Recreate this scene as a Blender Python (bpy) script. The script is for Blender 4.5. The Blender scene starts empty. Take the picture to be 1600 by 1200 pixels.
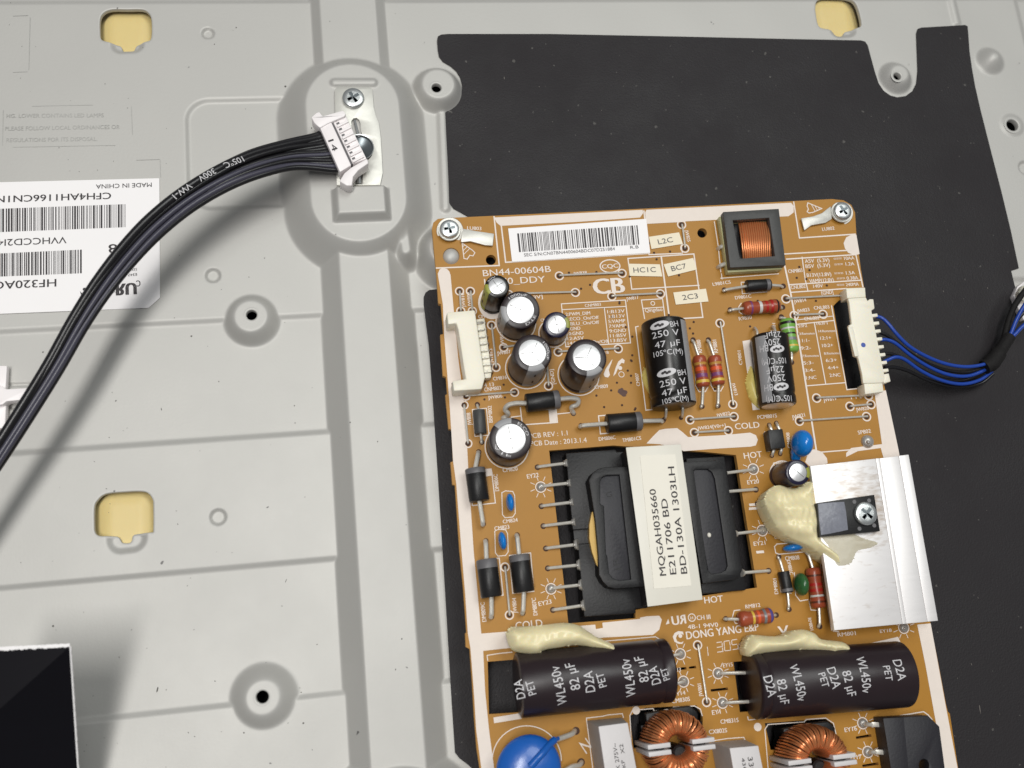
import bpy, bmesh, math, random
import numpy as np
from mathutils import Vector, Matrix
from mathutils.geometry import tessellate_polygon

random.seed(7)
rng = np.random.default_rng(7)
scene = bpy.context.scene
COL = scene.collection
S = 0.001                     # everything below is written in millimetres, linked in metres

# ------------------------------------------------------------------ camera
FPX = 1581.53                 # focal length in photo pixels (1600 wide)
CX, CY = 800.0, 600.0
CAMH = 252.0                  # camera height over the steel panel, mm
_a = Vector((10785 - CX, -37 - CY, FPX)).normalized()      # panel x axis seen by the camera
_b = Vector((131 - CX, -5960 - CY, FPX)).normalized()      # panel y axis
_c = _a.cross(_b).normalized()                             # panel normal
_b = _c.cross(_a).normalized()
cam_d = bpy.data.cameras.new("camera")
cam = bpy.data.objects.new("camera", cam_d)
COL.objects.link(cam)
cam_d.sensor_width = 36.0
cam_d.lens = FPX / 1600.0 * 36.0
cam_d.clip_start = 0.01
cam_d.clip_end = 20.0
cam_d.dof.use_dof = True          # a phone lens: 1.8 mm of glass focused a hand's breadth away
cam_d.dof.focus_distance = 0.262
cam_d.dof.aperture_fstop = 20.0
_r = Vector((_a[0], _b[0], _c[0])); _d = Vector((_a[1], _b[1], _c[1])); _f = Vector((_a[2], _b[2], _c[2]))
cam.matrix_world = Matrix(((_r.x, -_d.x, -_f.x, 0), (_r.y, -_d.y, -_f.y, 0), (_r.z, -_d.z, -_f.z, CAMH * S), (0, 0, 0, 1)))
scene.camera = cam

# ------------------------------------------------------------------ light
scene.view_settings.view_transform = 'Standard'
scene.view_settings.look = 'None'
scene.view_settings.exposure = 0.0
scene.view_settings.gamma = 1.0
world = bpy.data.worlds.new("World")
scene.world = world
world.use_nodes = True
world.node_tree.nodes["Background"].inputs[0].default_value = (0.93, 0.95, 1.0, 1)
world.node_tree.nodes["Background"].inputs[1].default_value = 0.15

def area(name, loc, target, sx, sy, watts, col):
    l = bpy.data.lights.new(name, 'AREA')
    l.shape = 'RECTANGLE'; l.size = sx; l.size_y = sy
    l.energy = watts; l.color = col
    o = bpy.data.objects.new(name, l); COL.objects.link(o)
    o.location = loc
    o.rotation_euler = (Vector(target) - Vector(loc)).to_track_quat('-Z', 'Y').to_euler()
    return o

tube = area("ceiling_light", (-0.22, -0.02, 1.30), (-0.22, -0.02, 0), 0.17, 0.72, 10.4, (1.0, 0.985, 0.955))
tube.rotation_euler = (0, 0, math.radians(-24))          # a long fitting hung straight overhead
area("ceiling_light", (0.60, 0.62, 1.70), (0.05, 0.05, 0), 1.0, 0.7, 12.5, (0.97, 1.0, 0.97))

# ------------------------------------------------------------------ photo point -> place on the plane at height z (mm)
def P(px, py, z=0.0):
    r = Vector((px - CX, py - CY, FPX))
    d = Vector((r.dot(_a), r.dot(_b), r.dot(_c)))
    t = (CAMH - z) / -d.z
    return Vector((d.x * t, d.y * t, z))

def mmpx(px, py, z=0.0):
    return (P(px + 1, py, z) - P(px, py, z)).length

ZB = 10.0                     # top face of the circuit board
def B(px, py, dz=0.0):
    return P(px, py, ZB + dz)

# ------------------------------------------------------------------ materials
def srgb(r, g, b):
    f = lambda c: (c / 255 / 12.92) if c / 255 <= 0.04045 else ((c / 255 + 0.055) / 1.055) ** 2.4
    return (f(r), f(g), f(b))

MATS = {}
def mat(name, col, rough=0.5, metal=0.0, spec=0.5, var=0.08, vscale=150.0, bump=0.0, bscale=900.0, coat=0.0,
        speck=None, speck_scale=260.0, speck_at=0.76, sss=0.0, stretch=None, rvar=0.0, aniso=0.0):
    m = bpy.data.materials.new(name); m.use_nodes = True
    nt = m.node_tree; bs = nt.nodes["Principled BSDF"]
    bs.inputs["Roughness"].default_value = rough
    bs.inputs["Metallic"].default_value = metal
    bs.inputs["Specular IOR Level"].default_value = spec
    bs.inputs["Coat Weight"].default_value = coat
    bs.inputs["Coat Roughness"].default_value = 0.12
    if aniso: bs.inputs["Anisotropic"].default_value = aniso
    if sss:
        bs.inputs["Subsurface Weight"].default_value = sss
        bs.inputs["Subsurface Radius"].default_value = (0.0012, 0.0009, 0.0005)
        bs.inputs["Subsurface Scale"].default_value = 1.0
    tc = nt.nodes.new("ShaderNodeTexCoord")
    src = tc.outputs["Object"]
    if stretch:
        mp = nt.nodes.new("ShaderNodeMapping"); mp.inputs["Scale"].default_value = stretch
        nt.links.new(src, mp.inputs["Vector"]); src = mp.outputs["Vector"]
    n = nt.nodes.new("ShaderNodeTexNoise"); n.inputs["Scale"].default_value = vscale
    n.inputs["Detail"].default_value = 6; n.inputs["Roughness"].default_value = 0.65
    nt.links.new(src, n.inputs["Vector"])
    mx = nt.nodes.new("ShaderNodeMix"); mx.data_type = 'RGBA'
    lo = [max(0, c * (1 - var)) for c in col]; hi = [min(1, c * (1 + var)) for c in col]
    mx.inputs[6].default_value = (*lo, 1); mx.inputs[7].default_value = (*hi, 1)
    nt.links.new(n.outputs["Fac"], mx.inputs[0])
    out = mx.outputs[2]
    if speck:
        n2 = nt.nodes.new("ShaderNodeTexNoise"); n2.inputs["Scale"].default_value = speck_scale
        n2.inputs["Detail"].default_value = 2
        nt.links.new(tc.outputs["Object"], n2.inputs["Vector"])
        rp = nt.nodes.new("ShaderNodeMapRange")
        rp.inputs[1].default_value = speck_at; rp.inputs[2].default_value = speck_at + 0.03
        nt.links.new(n2.outputs["Fac"], rp.inputs[0])
        m2 = nt.nodes.new("ShaderNodeMix"); m2.data_type = 'RGBA'
        nt.links.new(rp.outputs[0], m2.inputs[0]); nt.links.new(out, m2.inputs[6])
        m2.inputs[7].default_value = (*speck, 1)
        out = m2.outputs[2]
    nt.links.new(out, bs.inputs["Base Color"])
    if rvar:
        rr = nt.nodes.new("ShaderNodeMapRange")
        rr.inputs[1].default_value = 0.3; rr.inputs[2].default_value = 0.7
        rr.inputs[3].default_value = max(0.03, rough - rvar); rr.inputs[4].default_value = rough + rvar
        nt.links.new(n.outputs["Fac"], rr.inputs[0]); nt.links.new(rr.outputs[0], bs.inputs["Roughness"])
    if bump:
        nb = nt.nodes.new("ShaderNodeTexNoise"); nb.inputs["Scale"].default_value = bscale
        nb.inputs["Detail"].default_value = 4
        nt.links.new(src, nb.inputs["Vector"])
        bp = nt.nodes.new("ShaderNodeBump"); bp.inputs["Strength"].default_value = bump
        bp.inputs["Distance"].default_value = 0.0004
        nt.links.new(nb.outputs["Fac"], bp.inputs["Height"]); nt.links.new(bp.outputs[0], bs.inputs["Normal"])
    MATS[name] = m
    return m

M_STEEL = mat("coated_steel", (0.496, 0.486, 0.461), 0.55, 0.26, 0.5, 0.045, 22, 0.05, 1500, speck=(0.16, 0.155, 0.15), speck_scale=420, speck_at=0.765, rvar=0.045)
M_VOID = mat("dark_inside", (0.006, 0.006, 0.006), 0.8)
M_PAD = mat("yellow_plastic", srgb(222, 200, 138), 0.45, 0, 0.4, 0.05, 120, sss=0.2)
M_SHEET = mat("black_film", (0.0175, 0.015, 0.0168), 0.58, 0, 0.3, 0.16, 25, 0.25, 2200, speck=(0.085, 0.08, 0.075), speck_scale=520, speck_at=0.72, rvar=0.12)
M_PCB = mat("phenolic_board", srgb(172, 122, 46), 0.44, 0, 0.3, 0.11, 38, 0.03, 1800)
M_PCBE = mat("phenolic_edge", srgb(196, 148, 82), 0.7, 0, 0.3, 0.15, 700, 0.3, 1200)
M_SILK = mat("white_print", srgb(234, 222, 212), 0.55, 0, 0.3, 0.05, 500)
M_PIT = mat("dark_hole", srgb(62, 32, 12), 0.7)
M_BLACKPIT = mat("black_slot", (0.006, 0.005, 0.005), 0.7)
M_SLEEVE = mat("black_sleeve", (0.008, 0.0065, 0.006), 0.30, 0, 0.42, 0.2, 300, 0.12, 160)
M_SLEEVEB = mat("brown_sleeve", (0.022, 0.014, 0.0165), 0.34, 0, 0.38, 0.15, 200, 0.22, 110)
M_NAVY = mat("navy_sleeve", (0.012, 0.010, 0.034), 0.28, 0, 0.5, 0.2, 300)
M_OLIVE = mat("olive_stripe", srgb(150, 152, 62), 0.35)
M_STRIPE = mat("grey_stripe", srgb(150, 150, 152), 0.35, 0, 0.5, 0.06)
M_ALU = mat("aluminium_cap", (0.86, 0.86, 0.87), 0.38, 0.75, 0.5, 0.03, 300, 0.05, 1500)
M_SCORE = mat("score_line", (0.20, 0.19, 0.19), 0.5)
M_TIN = mat("tinned_wire", (0.66, 0.63, 0.57), 0.36, 0.45, 0.6, 0.22, 900, 0.1, 2500)
M_SOLDER = mat("solder", (0.50, 0.48, 0.45), 0.34, 0.55, 0.6, 0.2, 900, 0.15, 1500)
M_DIODE = mat("black_epoxy", (0.013, 0.0125, 0.013), 0.42, 0, 0.4, 0.15, 900, 0.1, 2500)
M_DBAND = mat("grey_band", srgb(102, 100, 102), 0.45)
M_RED = mat("red_brown_lacquer", srgb(158, 74, 48), 0.3, 0, 0.5, 0.08, 500, 0.06, 900)
M_GREEN = mat("green_lacquer", srgb(118, 172, 74), 0.3, 0, 0.5, 0.06, 500, 0.05, 900)
M_BLUE = mat("blue_epoxy", srgb(22, 122, 206), 0.2, 0, 0.5, 0.08, 300, 0.1, 500, coat=0.3)
M_DBLUE = mat("deep_blue_epoxy", srgb(26, 92, 178), 0.28, 0, 0.5, 0.12, 200, 0.25, 350, coat=0.2)
M_DGREEN = mat("dark_green_epoxy", srgb(46, 92, 50), 0.25, 0, 0.5, 0.1)
M_PLAST = mat("black_plastic", (0.0095, 0.009, 0.010), 0.46, 0, 0.36, 0.12, 400, 0.12, 1600)
M_PLASTG = mat("dark_grey_plastic", (0.020, 0.019, 0.024), 0.5, 0, 0.4, 0.1, 400, 0.15, 1600)
M_FERR = mat("ferrite", (0.062, 0.062, 0.061), 0.5, 0.1, 0.4, 0.15, 400, 0.15, 1200)
M_TAPE = mat("white_tape", srgb(226, 222, 210), 0.4, 0, 0.5, 0.04, 90, 0.1, 250)
M_PAPER = mat("paper_label", srgb(238, 233, 220), 0.6, 0, 0.3, 0.03, 200)
M_STICK = mat("white_sticker", srgb(246, 243, 243), 0.45, 0, 0.4, 0.015, 60)
M_CREAMST = mat("cream_sticker", srgb(240, 229, 204), 0.55, 0, 0.3, 0.03)
M_INK = mat("black_ink", (0.035, 0.030, 0.032), 0.6)
M_GINK = mat("grey_ink", (0.11, 0.105, 0.11), 0.6)
M_ENGR = mat("engraved_mark", (0.43, 0.425, 0.405), 0.5, 0.3)
M_PRINT = mat("sleeve_print", srgb(205, 203, 205), 0.45)
M_COPPER = mat("copper_wire", srgb(216, 138, 88), 0.33, 0.6, 0.5, 0.15, 700, coat=0.25)
M_CREAM = mat("cream_plastic", srgb(238, 232, 214), 0.4, 0, 0.5, 0.03, 200, 0.04, 900, sss=0.15)
M_GLUE = mat("cream_glue", srgb(238, 226, 182), 0.33, 0, 0.5, 0.09, 160, 0.55, 210, sss=0.25)
M_GLUEY = mat("yellow_glue", srgb(226, 208, 120), 0.35, 0, 0.5, 0.06, 130, 0.2, 300)
M_SMEAR = mat("clear_glue_smear", srgb(200, 192, 164), 0.3, 0, 0.5, 0.12, 250, 0.3, 400)
M_ZINC = mat("zinc_plate", (0.66, 0.65, 0.60), 0.42, 0.4, 0.5, 0.05, 120, 0.06, 900)
M_SCREW = mat("zinc_screw", (0.50, 0.52, 0.52), 0.32, 0.8, 0.5, 0.1, 500, 0.08, 900)
M_RECESS = mat("screw_recess", (0.14, 0.16, 0.17), 0.3, 0.7)
M_HEATS = mat("brushed_aluminium", (0.93, 0.905, 0.90), 0.5, 0.45, 0.5, 0.02, 120, 0.02, 160, stretch=(1.0, 6.0, 1.0), rvar=0.03)
def blotch(m, c, r, col, scale):
    nt = m.node_tree; bs = nt.nodes["Principled BSDF"]; lk = bs.inputs["Base Color"].links[0]; src = lk.from_socket
    tc = nt.nodes.new("ShaderNodeTexCoord"); mp = nt.nodes.new("ShaderNodeMapping"); mp.inputs["Location"].default_value = (-c[0], -c[1], 0); nt.links.new(tc.outputs["Object"], mp.inputs["Vector"])
    ln = nt.nodes.new("ShaderNodeVectorMath"); ln.operation = 'LENGTH'; nt.links.new(mp.outputs[0], ln.inputs[0])
    fo = nt.nodes.new("ShaderNodeMapRange"); fo.inputs[1].default_value = r; fo.inputs[2].default_value = r * 0.2; nt.links.new(ln.outputs["Value"], fo.inputs[0])
    m2 = nt.nodes.new("ShaderNodeMapping"); m2.inputs["Scale"].default_value = (1, 3, 1); m2.inputs["Rotation"].default_value = (0, 0, 0.35); nt.links.new(tc.outputs["Object"], m2.inputs["Vector"])
    n = nt.nodes.new("ShaderNodeTexNoise"); n.inputs["Scale"].default_value = scale; n.inputs["Detail"].default_value = 5; nt.links.new(m2.outputs[0], n.inputs["Vector"])
    ad = nt.nodes.new("ShaderNodeMath"); ad.operation = 'MULTIPLY_ADD'; nt.links.new(fo.outputs[0], ad.inputs[0]); ad.inputs[1].default_value = 0.34; nt.links.new(n.outputs["Fac"], ad.inputs[2])
    th = nt.nodes.new("ShaderNodeMapRange"); th.inputs[1].default_value = 0.60; th.inputs[2].default_value = 0.92; nt.links.new(ad.outputs[0], th.inputs[0])
    mx = nt.nodes.new("ShaderNodeMix"); mx.data_type = 'RGBA'; nt.links.new(th.outputs[0], mx.inputs[0]); nt.links.new(src, mx.inputs[6]); mx.inputs[7].default_value = (*col, 1)
    nt.links.new(mx.outputs[2], bs.inputs["Base Color"])
M_HEATP = mat("blotched_aluminium", (0.93, 0.905, 0.90), 0.5, 0.45, 0.5, 0.02, 120, 0.02, 160, stretch=(1.0, 6.0, 1.0), rvar=0.03)
blotch(M_HEATP, (0.004, 0.0085), 0.013, srgb(206, 193, 182), 420)  # darker brownish streaks mixed into the base colour round one point
M_GRIME = mat("grime", srgb(196, 180, 170), 0.45, 0.5, 0.5, 0.35, 700, 0.2, 700)
M_SMEAR.node_tree.nodes["Principled BSDF"].inputs["Alpha"].default_value = 0.6
M_FROST = mat("frosted_glue", srgb(126, 128, 138), 0.35, 0, 0.5, 0.4, 800, 0.4, 900)
M_WIRE = mat("black_wire", (0.010, 0.0095, 0.011), 0.30, 0, 0.5, 0.15, 400, 0.03, 800)
M_WIREG = mat("grey_wire", (0.055, 0.053, 0.075), 0.32, 0, 0.5, 0.1, 400)
M_BWIRE = mat("blue_wire", srgb(30, 68, 160), 0.36, 0, 0.5, 0.08)
M_CLOTH = mat("cloth_tape", (0.009, 0.008, 0.008), 0.75, 0, 0.3, 0.2, 900, 0.5, 1500)
M_GLOSS = mat("glossy_black_film", (0.0025, 0.002, 0.004), 0.34, 0, 0.35, 0.2, 60, 0.12, 40, stretch=(1, 6, 1))
M_WHITE = mat("white_plastic", srgb(246, 240, 240), 0.4, 0, 0.5, 0.02)
M_XBOX = mat("grey_white_box", srgb(208, 204, 204), 0.45, 0, 0.5, 0.04, 300, 0.1, 900)
M_POT = mat("potting", srgb(158, 152, 148), 0.5, 0, 0.5, 0.1, 300, 0.15, 600)
M_YTAPE = mat("yellow_tape", srgb(208, 168, 84), 0.35, 0, 0.5, 0.12, 60, stretch=(20, 1, 1))
M_GRTAPE = mat("pale_green_tape", srgb(190, 188, 140), 0.35, 0, 0.5, 0.12, 200)
M_RUST = mat("violet_stain", srgb(92, 68, 62), 0.6, 0, 0.3, 0.3, 900)
BANDS = {}
def band_mat(n):
    cols = dict(brown=(92, 46, 30), red=(172, 38, 34), orange=(214, 88, 46), yellow=(214, 178, 70), violet=(122, 66, 112), black=(30, 24, 24),
                grey=(122, 122, 124), silver=(206, 204, 200), gold=(190, 140, 66), blue=(84, 74, 138))
    if n not in BANDS: BANDS[n] = mat("band_" + n, srgb(*cols[n]), 0.32)
    return BANDS[n]

# ------------------------------------------------------------------ mesh building
def frame_of(d):
    d = d.normalized()
    u = Vector((0, 0, 1)) - d * d.z
    if u.length < 1e-3: u = Vector((0, 1, 0)) - d * d.y
    u.normalize()
    return d, u, u.cross(d)

def spline(pts, n=6):
    pts = [Vector(p) for p in pts]
    if len(pts) < 3: return pts
    out = []
    ext = [pts[0] * 2 - pts[1]] + pts + [pts[-1] * 2 - pts[-2]]
    for i in range(1, len(ext) - 2):
        p0, p1, p2, p3 = ext[i - 1:i + 3]
        for k in range(n):
            t = k / n
            out.append(0.5 * ((2 * p1) + (p2 - p0) * t + (2 * p0 - 5 * p1 + 4 * p2 - p3) * t * t + (3 * p1 - p0 - 3 * p2 + p3) * t ** 3))
    out.append(pts[-1])
    return out

class MB:
    def __init__(s): s.v, s.f, s.m = [], [], []
    def add(s, vs, fs, m=0):
        o = len(s.v)
        s.v.extend(Vector(p) for p in vs)
        for f in fs: s.f.append(tuple(i + o for i in f)); s.m.append(m)
        return s
    def face(s, pts, m=0):
        n = len(pts)
        if n <= 4: return s.add(pts, [tuple(range(n))], m)
        flat = [Vector((p[0], p[1], 0)) for p in pts]
        return s.add(pts, [tuple(t) for t in tessellate_polygon([flat])], m)
    def prism(s, poly, z0, z1, m=0, ms=None, holes=(), bottom=True):
        """Upright prism over the xy outline, with through holes."""
        loops = [[Vector((p[0], p[1], 0)) for p in l] for l in [poly, *holes]]
        tri = tessellate_polygon(loops)
        allp = [p for l in loops for p in l]
        fix = []
        for t in tri:
            a, b, c = (allp[i] for i in t)
            fix.append(tuple(t) if (b - a).cross(c - a).z > 0 else tuple(reversed(t)))
        s.add([(p.x, p.y, z1) for p in allp], fix, m)
        if bottom: s.add([(p.x, p.y, z0) for p in allp], [tuple(reversed(t)) for t in fix], m if ms is None else ms)
        for k, l in enumerate(loops):
            area = sum(l[i].x * l[(i + 1) % len(l)].y - l[(i + 1) % len(l)].x * l[i].y for i in range(len(l)))
            n = len(l)
            vs = [(p.x, p.y, z0) for p in l] + [(p.x, p.y, z1) for p in l]
            fs = []
            for i in range(n):
                j = (i + 1) % n
                q = (i, j, n + j, n + i)
                fs.append(q if (area > 0) == (k == 0) else tuple(reversed(q)))
            s.add(vs, fs, m if ms is None else ms)
        return s
    def loft(s, loop0, loop1, m=0, cap=True):
        n = len(loop0)
        s.add(list(loop0) + list(loop1), [(i, (i + 1) % n, n + (i + 1) % n, n + i) for i in range(n)], m)
        if cap: s.face(list(loop1), m)
        return s
    def lathe(s, p0, p1, prof, seg=28, m=0, a0=0.0, a1=2 * math.pi, caps=True, ref=None):
        """prof: (distance along the axis, radius)."""
        d, u, w = frame_of(Vector(p1) - Vector(p0))
        if ref is not None:
            u = (ref - d * ref.dot(d)).normalized(); w = u.cross(d)
        full = abs(a1 - a0 - 2 * math.pi) < 1e-6
        n = seg if full else seg + 1
        vs = []
        for t, r in prof:
            for k in range(n):
                a = a0 + (a1 - a0) * k / seg
                vs.append(Vector(p0) + d * t + (u * math.cos(a) + w * math.sin(a)) * r)
        fs = []
        for i in range(len(prof) - 1):
            for k in range(n if full else seg):
                k2 = (k + 1) % n
                fs.append((i * n + k, (i + 1) * n + k, (i + 1) * n + k2, i * n + k2))
        if caps and full:
            fs.append(tuple(range(n))); e = (len(prof) - 1) * n
            fs.append(tuple(e + k for k in reversed(range(n))))
        return s.add(vs, fs, m)
    def tube(s, pts, r, seg=8, m=0, n=5, smooth=True, caps=True):
        pts = spline(pts, n) if smooth else [Vector(p) for p in pts]
        rs = r if isinstance(r, (list, tuple)) else [r] * len(pts)
        if len(rs) != len(pts): rs = [rs[min(len(rs) - 1, int(i * len(rs) / len(pts)))] for i in range(len(pts))]
        vs = []; up = None
        for i, p in enumerate(pts):
            t = (pts[min(i + 1, len(pts) - 1)] - pts[max(i - 1, 0)])
            if t.length < 1e-9: t = Vector((1, 0, 0))
            t.normalize()
            if up is None: _, up, _ = frame_of(t)
            up = (up - t * up.dot(t)); up = up.normalized() if up.length > 1e-6 else frame_of(t)[1]
            w = up.cross(t)
            for k in range(seg):
                a = 2 * math.pi * k / seg
                vs.append(p + (up * math.cos(a) + w * math.sin(a)) * rs[i])
        fs = []
        for i in range(len(pts) - 1):
            for k in range(seg):
                k2 = (k + 1) % seg
                fs.append((i * seg + k, (i + 1) * seg + k, (i + 1) * seg + k2, i * seg + k2))
        if caps:
            fs.append(tuple(range(seg))); e = (len(pts) - 1) * seg
            fs.append(tuple(e + k for k in reversed(range(seg))))
        return s.add(vs, fs, m)
    def ring(s, c, r0, r1, n=26, m=0):
        vs = []
        for k in range(n):
            a = 2 * math.pi * k / n
            vs += [(c[0] + r0 * math.cos(a), c[1] + r0 * math.sin(a), c[2]), (c[0] + r1 * math.cos(a), c[1] + r1 * math.sin(a), c[2])]
        return s.add(vs, [(2 * k, 2 * k + 1, 2 * ((k + 1) % n) + 1, 2 * ((k + 1) % n)) for k in range(n)], m)
    def disc(s, c, r, n=20, m=0):
        return s.add([(c[0] + r * math.cos(2 * math.pi * k / n), c[1] + r * math.sin(2 * math.pi * k / n), c[2]) for k in range(n)], [tuple(range(n))], m)
    def ellipsoid(s, c, ax, ay, az, m=0, nu=20, nv=12):
        """ax, ay, az: half-axis vectors."""
        vs = []; fs = []
        for j in range(nv + 1):
            t = math.pi * j / nv
            for k in range(nu):
                a = 2 * math.pi * k / nu
                vs.append(Vector(c) + ax * (math.sin(t) * math.cos(a)) + ay * (math.sin(t) * math.sin(a)) + az * math.cos(t))
        for j in range(nv):
            for k in range(nu):
                k2 = (k + 1) % nu
                fs.append((j * nu + k, (j + 1) * nu + k, (j + 1) * nu + k2, j * nu + k2))
        return s.add(vs, fs, m)

WORLD = {}
def link(name, mb, mats, parent=None, label=None, bevel=0.0, bseg=2, smooth=True, kind=None, angle=38):
    """Links the builder's shapes as one mesh object, its origin in the middle of the shape."""
    if not isinstance(mats, (list, tuple)): mats = [mats]
    arr = np.array([tuple(p) for p in mb.v])
    c = (arr.min(0) + arr.max(0)) / 2
    me = bpy.data.meshes.new(name)
    me.from_pydata(((arr - c) * S).tolist(), [], mb.f)
    for m in mats: me.materials.append(m)
    me.polygons.foreach_set("material_index", mb.m)
    if bevel > 0:
        bm = bmesh.new(); bm.from_mesh(me)
        bmesh.ops.remove_doubles(bm, verts=bm.verts, dist=2e-6)
        bmesh.ops.recalc_face_normals(bm, faces=bm.faces)
        es = [e for e in bm.edges if len(e.link_faces) == 2 and e.calc_face_angle(0) > math.radians(35)]
        bmesh.ops.bevel(bm, geom=es, offset=bevel * S, segments=bseg, profile=0.5, affect='EDGES', clamp_overlap=True)
        bm.to_mesh(me); bm.free()
    if smooth:
        me.polygons.foreach_set("use_smooth", [True] * len(me.polygons))
        me.set_sharp_from_angle(angle=math.radians(angle))
    me.update()
    o = bpy.data.objects.new(name, me)
    COL.objects.link(o)
    base = Vector((0, 0, 0))
    if parent is not None:
        o.parent = parent; base = WORLD[parent.name]
    o.location = (Vector(c) - base) * S
    WORLD[o.name] = Vector(c)
    if label: o["label"] = label
    if kind: o["kind"] = kind
    return o

def empty(name, pos, parent=None, label=None, category=None, group=None):
    o = bpy.data.objects.new(name, None); COL.objects.link(o)
    o.empty_display_size = 0.005
    base = Vector((0, 0, 0))
    if parent is not None: o.parent = parent; base = WORLD[parent.name]
    o.location = (Vector(pos) - base) * S
    WORLD[o.name] = Vector(pos)
    if label: o["label"] = label
    if category: o["category"] = category
    if group: o["group"] = group
    return o

def tag(o, label, category, group=None):
    o["label"] = label; o["category"] = category
    if group: o["group"] = group
    return o

# ------------------------------------------------------------------ lettering
_GL = {}
def glyphs(s, bold=0.0, fine=None):
    """(vertices, faces, width) of a line of text; capitals are 1 high."""
    key = (s, bold, fine)
    if key in _GL: return _GL[key]
    cu = bpy.data.curves.new("lettering", 'FONT'); cu.body = s; cu.size = 1.0; cu.resolution_u = 3; cu.offset = bold
    ob = bpy.data.objects.new("lettering", cu)
    me = bpy.data.meshes.new_from_object(ob)
    if fine:
        bm = bmesh.new(); bm.from_mesh(me)
        for _ in range(3):
            es = [e for e in bm.edges if e.calc_length() > fine]
            if not es: break
            bmesh.ops.subdivide_edges(bm, edges=es, cuts=1)
        bmesh.ops.triangulate(bm, faces=bm.faces)
        bm.to_mesh(me); bm.free()
    v = np.zeros(len(me.vertices) * 3); me.vertices.foreach_get("co", v); v = v.reshape(-1, 3)[:, :2].copy()
    f = [tuple(p.vertices) for p in me.polygons]
    bpy.data.objects.remove(ob); bpy.data.curves.remove(cu); bpy.data.meshes.remove(me)
    v /= 0.73
    v[:, 0] -= v[:, 0].min()
    _GL[key] = (v, f, v[:, 0].max())
    return _GL[key]

_lift = [0]
def lift():
    _lift[0] += 1
    return 0.04 + 0.0009 * (_lift[0] % 90)

def put_text(mb, s, p0, p1, hpx, z, m=0, bold=0.0, mirror=False):
    """Flat lettering whose baseline runs from photo point p0 to p1 on the plane at height z."""
    v, f, w = glyphs(s)
    a, b = P(*p0, z), P(*p1, z)
    h = hpx * mmpx(*p0, z)
    d = b - a; up = Vector((-d.y, d.x, 0)).normalized() * h
    for k in ((0.0,) if bold <= 0 else (-1.0, 1.0)):      # heavier type: the line printed twice, a hair apart
        zz = Vector((0, 0, lift())) + d.normalized() * h * bold * 1.3 * k
        if mirror: mb.add([b - d * (x / w) + up * y + zz for x, y in v], [tuple(reversed(t)) for t in f], m)
        else: mb.add([a + d * (x / w) + up * y + zz for x, y in v], f, m)

def barcode(mb, tl, tr, br, bl, z, n, m=0, seed=1):
    r = random.Random(seed)
    w = []; 
    for i in range(n): w += [r.choice((1, 1, 1, 2, 3)), r.choice((1, 1, 2, 2))]
    tot = sum(w); x = 0
    A, Bq, Cq, D = P(*tl, z), P(*tr, z), P(*br, z), P(*bl, z)
    zz = Vector((0, 0, lift()))
    for i, k in enumerate(w):
        if i % 2 == 0:
            s0, s1 = x / tot, (x + k * 0.92) / tot
            mb.add([D.lerp(Cq, s0) + zz, D.lerp(Cq, s1) + zz, A.lerp(Bq, s1) + zz, A.lerp(Bq, s0) + zz], [(0, 1, 2, 3)], m)
        x += k

class Cyl:
    """A lying cylinder that lettering can be printed round."""
    def __init__(s, p0, p1, r):
        s.p0, s.r = Vector(p0), r
        s.d, s.u, s.w = frame_of(Vector(p1) - Vector(p0)); s.len = (Vector(p1) - Vector(p0)).length
        s.w = s.u.cross(s.d)
    def hit(s, px, py):
        """(distance along, arc) of the surface point seen at a photo point."""
        o = Vector((0, 0, CAMH)); g = (P(px, py, 0) - o).normalized()
        q = o - s.p0
        gd = g - s.d * g.dot(s.d); qd = q - s.d * q.dot(s.d)
        a = gd.dot(gd); b = 2 * gd.dot(qd); c = qd.dot(qd) - s.r ** 2
        disc = max(0.0, b * b - 4 * a * c)
        t = (-b - math.sqrt(disc)) / (2 * a)
        h = q + g * t
        return h.dot(s.d), math.atan2(h.dot(s.w), h.dot(s.u)) * s.r
    def at(s, t, arc, lift=0.06):
        a = arc / s.r
        return s.p0 + s.d * t + (s.u * math.cos(a) + s.w * math.sin(a)) * (s.r + lift)
    def text(s, mb, txt, p0, p1, h, m=0, bold=0.0):
        v, f, w = glyphs(txt, bold, 0.22)
        a = Vector(s.hit(*p0)); b = Vector(s.hit(*p1))
        d = b - a; n = Vector((-d.y, d.x)).normalized() * h
        out = []
        for x, y in v:
            q = a + d * (x / w) + n * y
            out.append(s.at(q.x, q.y))
        mb.add(out, f, m)
    def ellipse(s, mb, c, rt, ra, m=0, n=24, lift=0.05, tilt=0.0):
        c = Vector(s.hit(*c)); pts = []
        for k in range(n):
            a = 2 * math.pi * k / n
            x, y = rt * math.cos(a), ra * math.sin(a)
            pts.append(s.at(c.x + x * math.cos(tilt) - y * math.sin(tilt), c.y + x * math.sin(tilt) + y * math.cos(tilt), lift))
        vs = [s.at(c.x, c.y, lift)]
        for f in (0.3, 0.6, 0.85, 1.0):
            for k in range(n):
                a = 2 * math.pi * k / n; x, y = rt * f * math.cos(a), ra * f * math.sin(a)
                vs.append(s.at(c.x + x * math.cos(tilt) - y * math.sin(tilt), c.y + x * math.sin(tilt) + y * math.cos(tilt), lift))
        mb.add(vs, [(0, 1 + k, 1 + (k + 1) % n) for k in range(n)] + [(1 + r * n + k, 1 + (r + 1) * n + k, 1 + (r + 1) * n + (k + 1) % n, 1 + r * n + (k + 1) % n) for r in range(3) for k in range(n)], m)

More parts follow.
